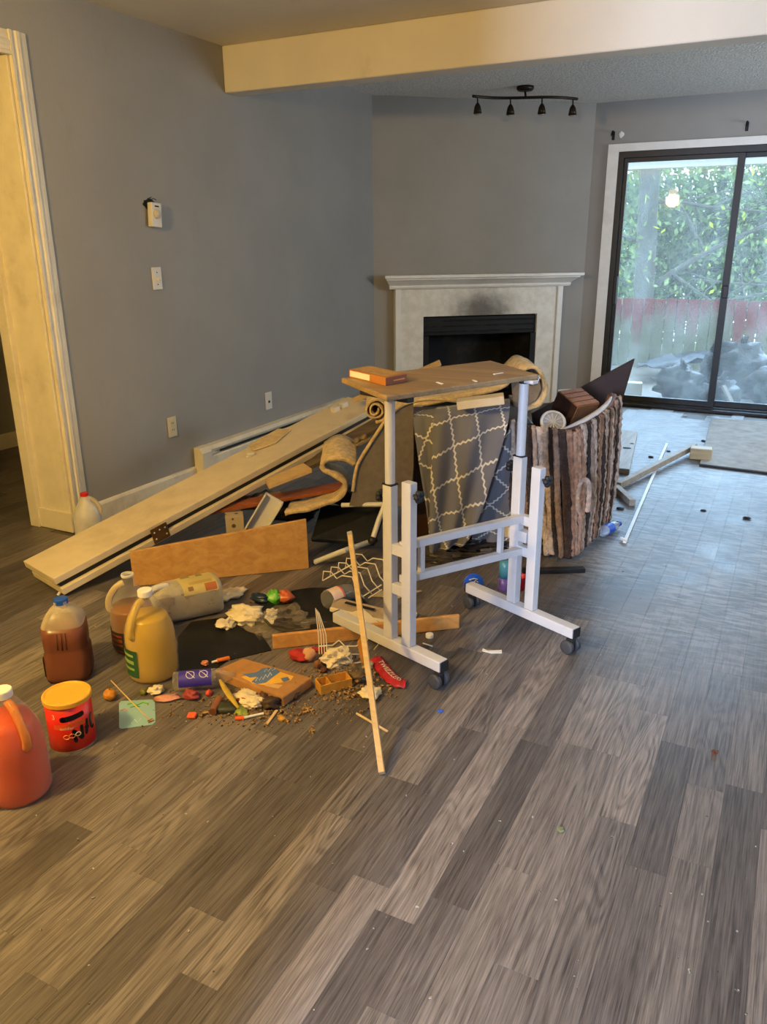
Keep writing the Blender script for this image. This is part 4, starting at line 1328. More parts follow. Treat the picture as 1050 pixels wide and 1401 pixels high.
part('pipe_mouth', G().lathe([(0.009, 0), (0.009, 0.002)], az(429.6, 769.4, 0.014), 12, rot('Y', 90) @ rot('X', 0)), M_HOLE, ft)
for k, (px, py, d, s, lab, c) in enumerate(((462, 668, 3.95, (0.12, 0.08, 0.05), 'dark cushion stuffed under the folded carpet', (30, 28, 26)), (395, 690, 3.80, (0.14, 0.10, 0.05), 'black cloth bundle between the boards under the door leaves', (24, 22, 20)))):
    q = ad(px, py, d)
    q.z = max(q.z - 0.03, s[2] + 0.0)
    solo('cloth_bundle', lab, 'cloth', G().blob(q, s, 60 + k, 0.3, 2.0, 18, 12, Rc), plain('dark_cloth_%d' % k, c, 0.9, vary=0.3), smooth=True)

# ================================================================== jugs and can on the left
def liquid(name, c, glow=0.35):
    n = N(name)
    p = n.objco()
    nz = n.noise(p, 6.0, 3.0)
    b = lin(c)
    col = n.mix(nz, tuple(x * 0.85 for x in b[:3]) + (1,), tuple(min(1, x * 1.1) for x in b[:3]) + (1,))
    s1 = n.bsdf(col, 0.25, spec=0.35)
    t = n.new('ShaderNodeBsdfTranslucent')
    n.set(t.inputs[0], col)
    m = n.new('ShaderNodeMixShader')
    m.inputs[0].default_value = glow
    n.set(m.inputs[1], s1)
    n.set(m.inputs[2], t.outputs[0])
    return n.done(m.outputs[0])
M_SKIN = clear_plastic('milky_jug_plastic', (226, 220, 204), 0.07, 0.3, edge=0.22)
M_SKINW = clear_plastic('white_jug_plastic', (226, 222, 212), 0.60, 0.35)
M_HANDLE = clear_plastic('jug_handle_plastic', (226, 206, 160), 0.45, 0.3)
M_CAPW = plain('white_cap', (232, 228, 216), 0.35, vary=0.03)
M_CAPB = plain('blue_cap', (22, 74, 168), 0.35, vary=0.06)
M_CAPR = plain('red_cap', (206, 34, 30), 0.35, vary=0.06)
JUG_N = [(0.060, 0.0), (0.072, 0.004), (0.0765, 0.014), (0.077, 0.05), (0.077, 0.135), (0.0745, 0.155), (0.067, 0.178), (0.056, 0.200), (0.043, 0.222), (0.031, 0.243), (0.0215, 0.258), (0.0195, 0.268), (0.0195, 0.285)]
JUG_W = [(0.060, 0.0), (0.072, 0.004), (0.0765, 0.014), (0.077, 0.05), (0.0765, 0.135), (0.075, 0.152), (0.0705, 0.172), (0.062, 0.195), (0.051, 0.218), (0.039, 0.240), (0.0265, 0.258), (0.0195, 0.267), (0.0195, 0.285)]
def cut(prof, z, s=0.965, z0=0.003):
    out = [(r * s, max(q, z0)) for r, q in prof if q < z]
    for i in range(len(prof) - 1):
        (r0, a), (r1, b) = prof[i], prof[i + 1]
        if a <= z < b:
            out.append(((r0 + (r1 - r0) * (z - a) / (b - a)) * s, z))
    out.append((0.002, z))
    return out
def jug(name, label, base, ang, level, lc, cap, skin, k=1.04, glow=0.35, neck_open=False, label_col=None, label_ang=0, label_z=(0.03, 0.11), wide=True, hcol=None):
    JUG = JUG_W if wide else JUG_N
    b = V((base.x, base.y, 0.0))
    t = thing(name, label, 'jug', b)
    S = Matrix.Scale(k, 3) @ rot('Z', ang)
    shell = part('jug_body', G().lathe(JUG, b, 36, S), skin, t, smooth=True)
    if level:
        part('liquid', G().lathe(cut(JUG, level), b, 36, S), liquid(name + '_liquid', lc, glow), t, smooth=True)
    hp = spline([(0.058, 0, 0.150), (0.0745, 0, 0.166), (0.0715, 0, 0.200), (0.052, 0, 0.232), (0.030, 0, 0.250), (0.017, 0, 0.254)], 5)
    if wide:
        hp = spline([(0.064, 0, 0.150), (0.0755, 0, 0.163), (0.0735, 0, 0.190), (0.057, 0, 0.224), (0.036, 0, 0.249), (0.017, 0, 0.256)], 5)
    part('handle', G().tube([b + S @ p for p in hp], [0.0105 * k] * len(hp), 10), M_HANDLE if not hcol else clear_plastic(name + '_handle', hcol, 0.5, 0.3), t, smooth=True)
    if not neck_open:
        c = part('cap', G().lathe([(0.0215, 0.266), (0.0225, 0.268), (0.0225, 0.283), (0.021, 0.286), (0.004, 0.2865)], b, 28, S), cap, t, smooth=False, bevel=0.001)
    else:
        part('neck_ring', G().lathe([(0.0215, 0.276), (0.0225, 0.280), (0.0215, 0.286), (0.0185, 0.286), (0.0175, 0.276)], b, 24, S, cap=False), M_SKINW, t, smooth=True)
    if label_col:
        rows = []
        for z in (label_z[0], (label_z[0] + label_z[1]) / 2, label_z[1]):
            rows.append([b + rot('Z', label_ang) @ V((0.0782 * k * math.cos(a * 0.09), 0.0782 * k * math.sin(a * 0.09), z * k)) for a in range(-8, 9)])
        lb = part('paper_label', G().grid(rows), plain(name + '_label', label_col[0], 0.5), t)
        for i, (z, h) in enumerate(((0.8, 0.008), (0.55, 0.012), (0.3, 0.008))):
            zz = label_z[0] + (label_z[1] - label_z[0]) * z
            r2 = [[b + rot('Z', label_ang) @ V((0.0787 * k * math.cos(a * 0.09), 0.0787 * k * math.sin(a * 0.09), (zz + q) * k)) for a in range(-6, 7)] for q in (-h / 2, h / 2)]
            part('label_print', G().grid(r2), plain(name + '_print', label_col[1], 0.5), lb)
    return t
jug('orange_jug', 'orange juice-filled gallon jug with a white cap at the left edge', az(28, 1082), 350, 0.212, (222, 80, 0), M_CAPW, M_SKIN, glow=0.3, k=1.09, hcol=(222, 142, 66))
jug('yellow_jug', 'gallon jug of yellow liquid with a white cap beside the cardboard', az(211, 921), 270, 0.203, (222, 182, 36), M_CAPW, M_SKIN, k=1.09, hcol=(214, 184, 96), label_col=((40, 84, 52), (150, 168, 92)), label_ang=240, label_z=(0.025, 0.115))
jug('amber_jug', 'uncapped jug with amber liquid behind the yellow jug', az(186, 884), 226, 0.165, (150, 92, 40), M_CAPW, M_SKINW if False else M_SKIN, k=1.0, wide=False, neck_open=True, label_col=((44, 36, 28), (120, 60, 40)), label_ang=252, label_z=(0.02, 0.09))
jug('milk_jug', 'empty milky jug with a red cap beside the doorway baseboard', V((-2.955, 2.60, 0)), 40, 0.0, None, M_CAPR, M_SKINW, k=0.86, wide=False)

# square juice bottle with a blue cap
b = az(98, 921)
b.z = 0
t = thing('brown_bottle', 'square bottle of brown liquid with a blue cap behind the red can', 'bottle', b)
SQ = [(0.060, 0.0), (0.070, 0.006), (0.072, 0.02), (0.0715, 0.095), (0.067, 0.108), (0.0675, 0.118), (0.0685, 0.15), (0.0665, 0.20), (0.060, 0.215), (0.043, 0.238), (0.028, 0.252), (0.021, 0.256), (0.0205, 0.274)]
part('bottle_body', G().lathe([(0.0668, 0.1972)] + SQ[7:], b, 40, rot('Z', 38), power=4.2, cap=False), clear_plastic('bottle_skin', (222, 208, 176), 0.3, 0.3), t, smooth=True)
part('liquid', G().lathe(cut(SQ, 0.197, 1.0), b, 40, rot('Z', 38), power=4.2), liquid('brown_liquid', (120, 72, 54), 0.2), t, smooth=True)
part('cap', G().lathe([(0.0225, 0.262), (0.0235, 0.264), (0.0235, 0.278), (0.022, 0.281), (0.003, 0.2815)], b, 28), M_CAPB, t, bevel=0.001)
for k in range(8):
    a = math.radians(-75 + k * 11)
    p0 = b + V((0.0695 * math.cos(a), 0.0695 * math.sin(a), 0.125))
    part('rib', G().tube([p0, p0 + V((0, 0, 0.06))], 0.0022, 6), bpy.data.materials['brown_liquid'], t, smooth=True)
part('paper_label', G().box(b + rot('Z', 38) @ V((-0.0725, 0, 0.055)), (0.001, 0.10, 0.075), rot('Z', 38)), plain('bottle_label', (176, 160, 120), 0.6), t)

# jug lying on its side
p0, p1 = V((-2.068, 2.015, 0.073)), V((-1.90, 2.268, 0.073))
ax_ = (p1 - p0).normalized()
side = V((-ax_.y, ax_.x, 0))
ML = Matrix((side, V((0, 0, 1)), ax_)).transposed()
t = thing('fallen_jug', 'big square jug lying on its side with brown dregs and a paper label', 'jug', V((p0.x, p0.y, 0)))
FJ = [(0.020, -0.015), (0.0205, 0.004), (0.030, 0.02), (0.050, 0.045), (0.066, 0.075), (0.071, 0.10), (0.0715, 0.285), (0.066, 0.302), (0.05, 0.306)]
part('jug_body', G().lathe(FJ, p0, 40, ML, power=4.0), clear_plastic('fallen_jug_plastic', (222, 212, 182), 0.36, 0.3, edge=0.3), t, smooth=True)
g = G().lathe([(r * 0.955, z if 0 < z < 0.3 else max(0.004, min(0.300, z))) for r, z in FJ], p0, 40, ML, power=4.0)
for v_ in g.v:
    v_.z = min(v_.z, 0.062)
part('liquid', g, liquid('dregs', (92, 54, 32), 0.2), t)
part('handle', G().tube(spline([p0 + ML @ V(q) for q in ((-0.005, 0.026, 0.012), (-0.010, 0.058, 0.034), (-0.010, 0.074, 0.066), (-0.005, 0.068, 0.108))], 5), 0.012, 10), M_SKINW, t, smooth=True)
rows = []
for z in (0.15, 0.22, 0.285):
    rows.append([p0 + ML @ V((math.copysign(abs(math.cos(a)) ** 0.5, math.cos(a)) * 0.0722, math.copysign(abs(math.sin(a)) ** 0.5, math.sin(a)) * 0.0722, z)) for a in [math.radians(42 + 6 * k) for k in range(21)]])
lb = part('paper_label', G().grid(rows), plain('tea_label', (188, 168, 104), 0.55, vary=0.1), t)
for k, (a0, a1, z0, z1, c) in enumerate(((118, 158, 0.235, 0.281, (164, 96, 50)), (68, 84, 0.165, 0.20, (126, 124, 70)), (66, 86, 0.225, 0.25, (126, 124, 70)), (122, 146, 0.17, 0.19, (132, 96, 58)), (96, 112, 0.18, 0.27, (172, 150, 84)))):
    rows = []
    for z in (z0, (z0 + z1) / 2, z1):
        rows.append([p0 + ML @ V((math.copysign(abs(math.cos(a)) ** 0.5, math.cos(a)) * 0.0727, math.copysign(abs(math.sin(a)) ** 0.5, math.sin(a)) * 0.0727, z)) for a in [math.radians(a0 + (a1 - a0) * q / 8) for q in range(9)]])
    part('label_print', G().grid(rows), plain('tea_print_%d' % k, c, 0.55), lb)

# red can
b = az(101, 1013)
b.z = 0
CRD, CH = 0.0645, 0.158
can = thing('red_can', 'red powder can with a yellow lid and black marker writing', 'can', b)
part('can_body', G().lathe([(0.061, 0.0), (CRD, 0.003), (CRD, CH)], b, 48), plain('red_can_print', (206, 38, 26), 0.35, vary=0.08, dirt=(214, 84, 40), dscale=5, damt=0.5), can, smooth=True)
part('bottom_rim', G().lathe([(CRD + 0.001, 0.0), (CRD + 0.0018, 0.003), (CRD + 0.001, 0.006)], b, 48, cap=False), plain('tin_rim', (176, 168, 156), 0.3, 0.8), can, smooth=True)
part('lid', G().lathe([(CRD + 0.001, CH - 0.012), (CRD + 0.0035, CH - 0.011), (CRD + 0.0035, CH + 0.001), (CRD + 0.001, CH + 0.004), (CRD - 0.004, CH + 0.004), (CRD - 0.006, CH + 0.0015), (0.002, CH + 0.0015)], b, 48), plain('yellow_lid_plastic', (222, 164, 54), 0.4, vary=0.05), can, smooth=False)
fa = math.atan2(-b.y, -b.x)
fa = math.atan2(EYE.y - b.y, EYE.x - b.x) + math.radians(4)      # the printed front faces the room
def on_can(x, y, lift=0.0006):
    a = fa + x / CRD
    return b + V(((CRD + lift) * math.cos(a), (CRD + lift) * math.sin(a), y))
M_INK = plain('black_marker', (10, 9, 12), 0.25, vary=0.1)
M_PRINTW = plain('cream_print', (236, 214, 170), 0.5)
M_PRINTY = plain('gold_print', (222, 150, 70), 0.5)
def can_band(x0, x1, y0, y1, lift):
    return G().grid([[on_can(x0 + (x1 - x0) * i / 12, y + 0.004 * i / 12, lift) for i in range(13)] for y in (y0, (y0 + y1) / 2, y1)])
part('orange_band', can_band(-0.055, 0.035, 0.078, 0.094, 0.0003), plain('orange_band_print', (220, 84, 38), 0.4), can)
def can_ribbon(nm, pts, w, mat=None, lift=0.0007):
    q = spline([V((x, y, 0)) for x, y in pts], 5)
    rows = []
    for i, p in enumerate(q):
        tx = (q[min(i + 1, len(q) - 1)] - q[max(i - 1, 0)]).normalized()
        end = min(1.0, 0.55 + min(i, len(q) - 1 - i) * 0.25)
        rows.append([on_can(p.x - tx.y * w * k * end, p.y + tx.x * w * k * end, lift) for k in (-1, -0.5, 0, 0.5, 1)])
    part(nm, G().grid(rows), mat or M_INK, can)
can_ribbon('crossed_out_bar', [(-0.034, 0.111), (-0.01, 0.113), (0.015, 0.116), (0.034, 0.118)], 0.0085)
part('lettering', text_geo('toddler', 0.013, lambda x, y: on_can(x - 0.018, y + 0.082)), M_PRINTW, can)
part('lettering', text_geo('NUTRITION', 0.007, lambda x, y: on_can(x + 0.006, y + 0.098)), M_PRINTY, can)
part('lettering', text_geo('3', 0.022, lambda x, y: on_can(x - 0.052, y + 0.118)), M_PRINTW, can)
def can_ring(x, y, r, w, mat):
    part('printed_loop', G().tube([on_can(x + r * math.cos(2 * PI * k / 20), y + r * 0.8 * math.sin(2 * PI * k / 20), 0.0002) for k in range(20)], w, 5, closed=True), mat, can)
can_ring(-0.022, 0.054, 0.008, 0.0012, M_PRINTY)
can_ring(-0.007, 0.056, 0.008, 0.0012, M_PRINTY)
can_ring(0.010, 0.058, 0.007, 0.0016, M_PRINTW)
def marker(pts, nm='marker_letter'):
    can_ribbon(nm, pts, 0.0050, lift=0.0009)
marker([(0.0025, 0.0316), (0.0002, 0.0532), (-0.0020, 0.0748)])
marker([(-0.0020, 0.0748), (0.0092, 0.0573), (0.0204, 0.0411), (0.0215, 0.0586), (0.0221, 0.0829)])
marker([(0.0338, 0.0451), (0.0383, 0.0667), (0.0417, 0.0937)])
marker([(0.0316, 0.0721), (0.0394, 0.0667), (0.0450, 0.0640)])
marker([(0.0652, 0.0964), (0.0574, 0.0991), (0.0540, 0.0829), (0.0551, 0.0640), (0.0607, 0.0546), (0.0674, 0.0586)])

# ================================================================== litter on the floor in the middle
def flat_poly(pts, z=0.002):
    return [V((az(x, y, z).x, az(x, y, z).y, z)) for x, y in pts]
M_CARD = plain('brown_cardboard', (164, 118, 68), 0.8, vary=0.12, scale=18)
M_TISSUE = plain('cream_tissue', (216, 200, 166), 0.9, vary=0.12, bump=0.3, bscale=40)
M_BLKSHEET = plain('black_sheet_plastic', (16, 16, 15), 0.42, vary=0.3, dirt=(58, 52, 44), dscale=14, damt=0.35)

# crushed carton with a blue and yellow emblem
zc = 0.036
tq = flat_poly([(294, 917), (333, 900), (427, 927), (388, 954)], zc)
cb = thing('crushed_carton', 'flattened brown carton with a blue and yellow emblem', 'carton', (tq[0].x, tq[0].y, 0))
part('carton_body', G().slab(tq, (0, 0, -0.034)), M_CARD, cb, bevel=0.004)
o0, eu, ev = tq[0], (tq[3] - tq[0]), (tq[1] - tq[0])
def on_box(u, v, z=0.001):
    return o0 + eu * u + ev * v + V((0, 0, z))
M_EBLUE = plain('emblem_blue', (86, 110, 150), 0.5, vary=0.1)
M_EYEL = plain('emblem_yellow', (218, 168, 62), 0.5, vary=0.1)
M_EPALE = plain('emblem_pale', (206, 200, 196), 0.5)
def patch(pts, mat, z, nm):
    part(nm, G()._add([on_box(u, v, z) for u, v in pts], [tuple(range(len(pts)))]), mat, cb)
def from_img(pts):
    out = []
    inv = Matrix(((eu.x, ev.x), (eu.y, ev.y))).inverted()
    for x, y in pts:
        q = az(x, y, zc + 0.001) - o0
        r_ = inv @ V((q.x, q.y))
        out.append((r_.x, r_.y))
    return out
patch(from_img([(330, 926), (352, 920), (362, 914), (376, 914), (386, 920), (402, 925), (398, 931), (384, 934), (362, 937), (346, 935), (338, 930)]), M_EYEL, 0.0006, 'emblem')
patch(from_img([(331, 922), (350, 920), (360, 914), (374, 913), (384, 919), (374, 926), (364, 934), (352, 936), (344, 933), (352, 926), (342, 927)]), M_EBLUE, 0.0010, 'emblem')
patch(from_img([(384, 928), (394, 926), (397, 930), (388, 933)]), M_EBLUE, 0.0012, 'emblem')
patch(from_img([(366, 935), (387, 937), (381, 942), (362, 938)]), plain('emblem_tan', (196, 158, 104), 0.6), 0.0008, 'emblem')
for k, row_ in enumerate([[(350, 932), (353, 927), (355, 931), (358, 926), (360, 930), (364, 923), (366, 927), (370, 920), (372, 924)], [(362, 919), (365, 915), (367, 919), (371, 914), (373, 918), (377, 915)]]):
    part('script_lettering', G().tube([on_box(u, v, 0.0012) for u, v in from_img(row_)], 0.0014, 5), M_EPALE, cb)
# black sheet, round black tray
g = flat_poly([(243, 872), (262, 850), (330, 842), (352, 860), (372, 889), (312, 903), (292, 917), (246, 922)], 0.004)
solo('black_sheet', 'flat black plastic sheet on the floor beside the yellow jug', 'sheet', G().slab(g, (0, 0, -0.003)), M_BLKSHEET)
c = az(432, 842, 0.0)
tr = thing('round_black_tray', 'round black plastic tray behind the narrow pine strip', 'tray', c)
part('tray_dish', G().lathe([(0.17, 0.002), (0.19, 0.006), (0.205, 0.022), (0.209, 0.024), (0.205, 0.026), (0.185, 0.012), (0.01, 0.008)], c, 40), M_BLKSHEET, tr, smooth=True)
part('tray_rim', G().tube([c + V((0.207 * math.cos(2 * PI * k / 40), 0.207 * math.sin(2 * PI * k / 40), 0.024)) for k in range(40)], 0.003, 6, closed=True), M_BLKSHEET, tr, smooth=True)
# narrow pine strip
a, b = az(374, 889), az(629, 860)
e = (b - a).normalized()
nb = V((-e.y, e.x, 0))
solo('pine_strip', 'narrow pine strip on its edge running under the table foot bar', 'board', G().slab([a + V((0, 0, 0.001)), b + V((0, 0, 0.001)), b + V((0, 0, 0.056)), a + V((0, 0, 0.056))], nb * 0.016), wood('pine_strip_wood', (188, 130, 66), (216, 162, 94), 0, 0.9), bevel=0.003)
# tissues
for k, (px, py, s, lab) in enumerate(((337, 848, (0.065, 0.05, 0.042), 'crumpled cream tissue on the back edge of the black sheet'),
                                       (310, 858, (0.035, 0.03, 0.026), 'small lumpy tissue ball beside the black sheet'),
                                       (316, 816, (0.06, 0.04, 0.02), 'torn cream paper behind the fallen jug'),
                                       (370, 846, (0.06, 0.025, 0.02), 'twisted cream tissue strip touching the clear film'),
                                       (338, 957, (0.04, 0.028, 0.02), 'crumpled white napkin at the front edge of the carton'),
                                       (348, 966, (0.03, 0.022, 0.026), 'upright folded napkin corner in front of the carton'),
                                       (214, 948, (0.022, 0.018, 0.02), 'little pale scrap ball at the foot of the yellow jug'),
                                       (461, 906, (0.045, 0.04, 0.04), 'crumpled grey-white tissue behind the little wooden box'),
                                       (507, 952, (0.032, 0.03, 0.022), 'dirty white napkin beside the foot of the leaning stick'))):
    c = az(px, py)
    c.z = s[2] * 0.5
    s = (s[0] * 1.05, s[1] * 1.1, s[2] * 0.68)
    solo('crumpled_tissue', lab, 'tissue', G().blob(c, s, 70 + k, 0.42, 2.1, 24, 16, rot('Z', 40 * k), flatz=0.001), M_TISSUE, 'tissues among the litter', smooth=(k % 2 == 0))
# clear film heap, snack bag
c = az(385, 862)
c.z = 0.03
solo('clear_film', 'crumpled clear plastic film in front of the snack bag', 'film', G().blob(c, (0.115, 0.075, 0.045), 81, 0.5, 3.4, 30, 20, rot('Z', 30), flatz=0.003), clear_plastic('film_plastic', (190, 176, 150), 0.02, 0.12, edge=0.3))
c = az(376, 826)
c.z = 0.03
sb = thing('snack_bag', 'crumpled navy, green and orange snack bag behind the clear film', 'bag', V((c.x, c.y, 0)))
part('bag_middle', G().blob(c, (0.035, 0.035, 0.03), 90, 0.3, 2.5, 16, 12, flatz=0.002), plain('bag_green', (92, 168, 54), 0.35), sb, smooth=True)
part('bag_end', G().blob(c + CR * 0.045, (0.035, 0.03, 0.026), 91, 0.3, 2.5, 16, 12, flatz=0.002), plain('bag_orange', (188, 92, 52), 0.35), sb, smooth=True)
part('bag_end', G().blob(c - CR * 0.055 - CF * 0.01, (0.045, 0.025, 0.02), 92, 0.3, 2.5, 16, 12, flatz=0.002), plain('bag_navy', (26, 44, 66), 0.35), sb, smooth=True)
# clear bottle with a purple label
b0, b1 = az(238, 944), az(306, 938)
r_ = 0.031
b0.z = b1.z = r_ + 0.001
ab = (b1 - b0).normalized()
Mb = Matrix((V((ab.y, -ab.x, 0)), V((0, 0, 1)), ab)).transposed()
bt = thing('clear_bottle', 'clear plastic bottle with a purple label lying before the yellow jug', 'bottle', V((b0.x, b0.y, 0)))
part('bottle_body', G().lathe([(0.02, 0), (0.030, 0.004), (r_, 0.012), (0.0295, 0.016), (r_, 0.022), (r_, 0.135), (0.027, 0.155), (0.014, 0.18), (0.0135, 0.198)], b0, 28, Mb), clear_plastic('bottle_plastic', (206, 200, 190), 0.12, 0.1), bt, smooth=True)
rows = [[b0 + Mb @ V((math.cos(a) * (r_ + 0.0006), math.sin(a) * (r_ + 0.0006), z)) for a in [math.radians(-15 + 11 * k) for k in range(17)]] for z in (0.02, 0.07, 0.125)]
lb = part('purple_label', G().grid(rows), plain('purple_print', (58, 46, 150), 0.4, vary=0.1), bt)
for zc_ in (0.058, 0.100):
    part('white_loop', G().tube([b0 + Mb @ V((math.cos(a0) * (r_ + 0.001), math.sin(a0) * (r_ + 0.001), zc_ + 0.013 * math.cos(2 * PI * k / 16))) for k in range(16) for a0 in [math.radians(62 + 24 * math.sin(2 * PI * k / 16))]], 0.0012, 5, closed=True), M_PLATE, lb)
    part('white_stroke', G().tube([b0 + Mb @ V((math.cos(math.radians(a0)) * (r_ + 0.001), math.sin(math.radians(a0)) * (r_ + 0.001), zc_ + z)) for a0, z in ((88, -0.012), (62, 0.002), (38, 0.014))], 0.0012, 5), M_PLATE, lb)
# light blue card, toothpick stick, wrinkled orange fruit
g = flat_poly([(163, 962), (166, 959), (208, 957), (212, 961), (213, 987), (209, 991), (166, 997), (163, 995)], 0.003)
card = thing('blue_card', 'light blue card with rounded corners on the floor beside the can', 'card', (g[0].x, g[0].y, 0))
part('card_sheet', G().slab(g, (0, 0, -0.002)), plain('pale_blue_card', (132, 170, 176), 0.5, vary=0.04), card)
for k, (pts, m) in enumerate((([(174, 964), (182, 962), (188, 965), (196, 961), (203, 963)], (104, 176, 40)), ([(178, 968), (186, 966), (192, 967)], (70, 130, 40)), ([(166, 972), (171, 970), (174, 973)], (206, 92, 60)), ([(180, 990), (184, 984), (189, 989), (193, 983)], (196, 206, 200)))):
    part('printed_mark', G().tube(flat_poly(pts, 0.0035), 0.0014 if k else 0.0028, 6), plain('card_ink_%d' % k, m, 0.5), card)
solo('thin_stick', 'thin pale wooden skewer lying across the light blue card', 'stick', G().tube([az(152, 931, 0.003), az(178, 958, 0.006), az(206, 986, 0.006)], 0.002, 6), M_PALEWOOD)
c = az(151, 957)
c.z = 0.018
fr = thing('orange_fruit', 'small wrinkled orange fruit on the floor above the blue card', 'fruit', V((c.x, c.y, 0)))
part('flesh', G().blob(c, (0.021, 0.02, 0.0175), 15, 0.12, 3.0, 16, 12), plain('orange_peel', (196, 128, 36), 0.6, vary=0.3, scale=40), fr, smooth=True)
part('stalk', G().tube([c + V((0, 0, 0.014)), c + V((0.002, 0.002, 0.024))], 0.002, 6), plain('green_stalk', (90, 92, 40), 0.7), fr)
# small litter in front of the carton
def lit(name, label, cat, g, c, rough=0.6, **kw):
    return solo(name, label, cat, g, plain(name + '_stuff', c, rough, vary=0.15, scale=40), **kw)
c = az(263, 981)
lit('orange_chip', 'flat orange plastic chip on the bare floor before the bottle', 'chip', G().box((c.x, c.y, 0.006), (0.028, 0.026, 0.010), rot('Z', 25)), (224, 96, 52), bevel=0.004)
a, b = az(291, 974, 0.013), az(302, 954, 0.013)
tb = G().tube([a, b], 0.012, 16)
t = thing('cardboard_tube', 'short brown cardboard tube in front of the carton', 'tube', V((a.x, a.y, 0)))
part('tube_wall', G().lathe([(0.012, 0), (0.012, 0.075), (0.0095, 0.075), (0.0095, 0)], a, 20, Matrix((V((b - a).normalized().cross(V((0, 0, 1)))), V((0, 0, 1)), (b - a).normalized())).transposed()), plain('tube_brown', (132, 82, 50), 0.7), t, smooth=False)
part('tube_hole', G().lathe([(0.0095, 0.004), (0.0094, 0.006)], a, 16, Matrix((V((b - a).normalized().cross(V((0, 0, 1)))), V((0, 0, 1)), (b - a).normalized())).transposed()), M_HOLE, t)
c = az(312, 972)
lit('dark_case', 'small rounded dark green case beside the cardboard tube', 'case', G().lathe([(0.026, 0.020, 0.001), (0.031, 0.025, 0.006), (0.031, 0.025, 0.016), (0.026, 0.02, 0.021), (0.004, 0.003, 0.0215)], (c.x, c.y, 0), 24, rot('Z', 30), power=4), (52, 54, 42), 0.5, smooth=True)
lit('banana_peel', 'dark yellow banana peel strip across the litter beside the carton', 'peel', G().tube(spline([az(x, y, z) for x, y, z in ((301, 930, 0.045), (308, 942, 0.04), (316, 954, 0.03), (326, 968, 0.024))], 5), [0.004 + 0.006 * math.sin(PI * k / 15) for k in range(16)], 8, flat=0.4), (176, 148, 52), 0.6, smooth=True)
pen = thing('orange_pen', 'white pen with an orange cap in front of the dark case', 'pen', az(340, 980))
part('barrel', G().tube([az(334, 982, 0.006), az(361, 976, 0.006)], 0.004, 8), M_CAPW, pen)
part('pen_cap', G().tube([az(322, 983, 0.0065), az(334, 982, 0.0065)], 0.006, 10), plain('pen_orange', (222, 92, 36), 0.4), pen)
lighter = thing('orange_lighter', 'orange lighter lying on the black sheet', 'lighter', az(305, 903, 0.006))
part('lighter_body', G().tube([az(297, 904, 0.012), az(314, 900, 0.012)], 0.0075, 10), plain('lighter_orange', (214, 112, 48), 0.35), lighter)
part('lighter_tip', G().tube([az(290, 906, 0.011), az(297, 904, 0.011)], 0.004, 8), M_CAPW, lighter)
c = az(281, 911)
lit('peach_scrap', 'small peach-coloured scrap on the black sheet', 'scrap', G().blob((c.x, c.y, 0.011), (0.013, 0.011, 0.009), 4, 0.3, 2.0, flatz=0.0045), (206, 132, 96))
a, b = az(365, 991, 0.004), az(379, 972, 0.004)
lit('pale_splinter', 'pale wood splinter on the floor below the carton corner', 'splinter', G().bar(a, b, 0.009, 0.004), (196, 168, 122))
for k, (px, py, s, c, lab) in enumerate(((262, 955, (0.028, 0.02, 0.014), (150, 60, 58), 'pink torn wrapper under the clear bottle'),
                                         (230, 957, (0.04, 0.02, 0.008), (188, 130, 116), 'flat pinkish paper scrap below the yellow jug'),
                                         (197, 950, (0.012, 0.010, 0.012), (104, 104, 40), 'olive green pellet on the back edge of the blue card'),
                                         (286, 951, (0.012, 0.01, 0.01), (206, 78, 52), 'small red-orange bit beside the cardboard tube'),
                                         (328, 975, (0.04, 0.018, 0.008), (136, 148, 62), 'green wilted leaf under the napkin corner'),
                                         (335, 962, (0.03, 0.012, 0.010), (150, 44, 36), 'dark red wrapper strip between napkins'),
                                         (372, 968, (0.03, 0.024, 0.02), (64, 46, 30), 'dark brown clump at the front corner of the carton'),
                                         (362, 958, (0.02, 0.018, 0.016), (84, 54, 34), 'brown pellet clump touching the carton front'),
                                         (405, 946, (0.05, 0.018, 0.018), (72, 52, 34), 'long brown clump along the right carton edge'),
                                         (386, 985, (0.014, 0.01, 0.007), (188, 140, 56), 'mustard coloured crumb in front of the carton'),
                                         (490, 930, (0.03, 0.02, 0.016), (96, 76, 52), 'mixed brown nut shells beside the little wooden box'),
                                         (505, 915, (0.018, 0.016, 0.016), (178, 152, 110), 'pale shell near the leaning stick'),
                                         (500, 934, (0.014, 0.012, 0.012), (24, 34, 60), 'dark blue bead beside the leaning stick'),
                                         (436, 913, (0.016, 0.015, 0.015), (120, 74, 44), 'brown walnut left of the grey-white tissue'),
                                         (443, 920, (0.012, 0.012, 0.012), (84, 44, 28), 'dark brown nut behind the little wooden box'))):
    q = az(px, py)
    lit('litter_scrap', lab, 'scrap', G().blob((q.x, q.y, s[2] * 0.75), s, 100 + k, 0.4, 2.6, 14, 10, rot('Z', 37 * k), flatz=0.0008), c, smooth=True)
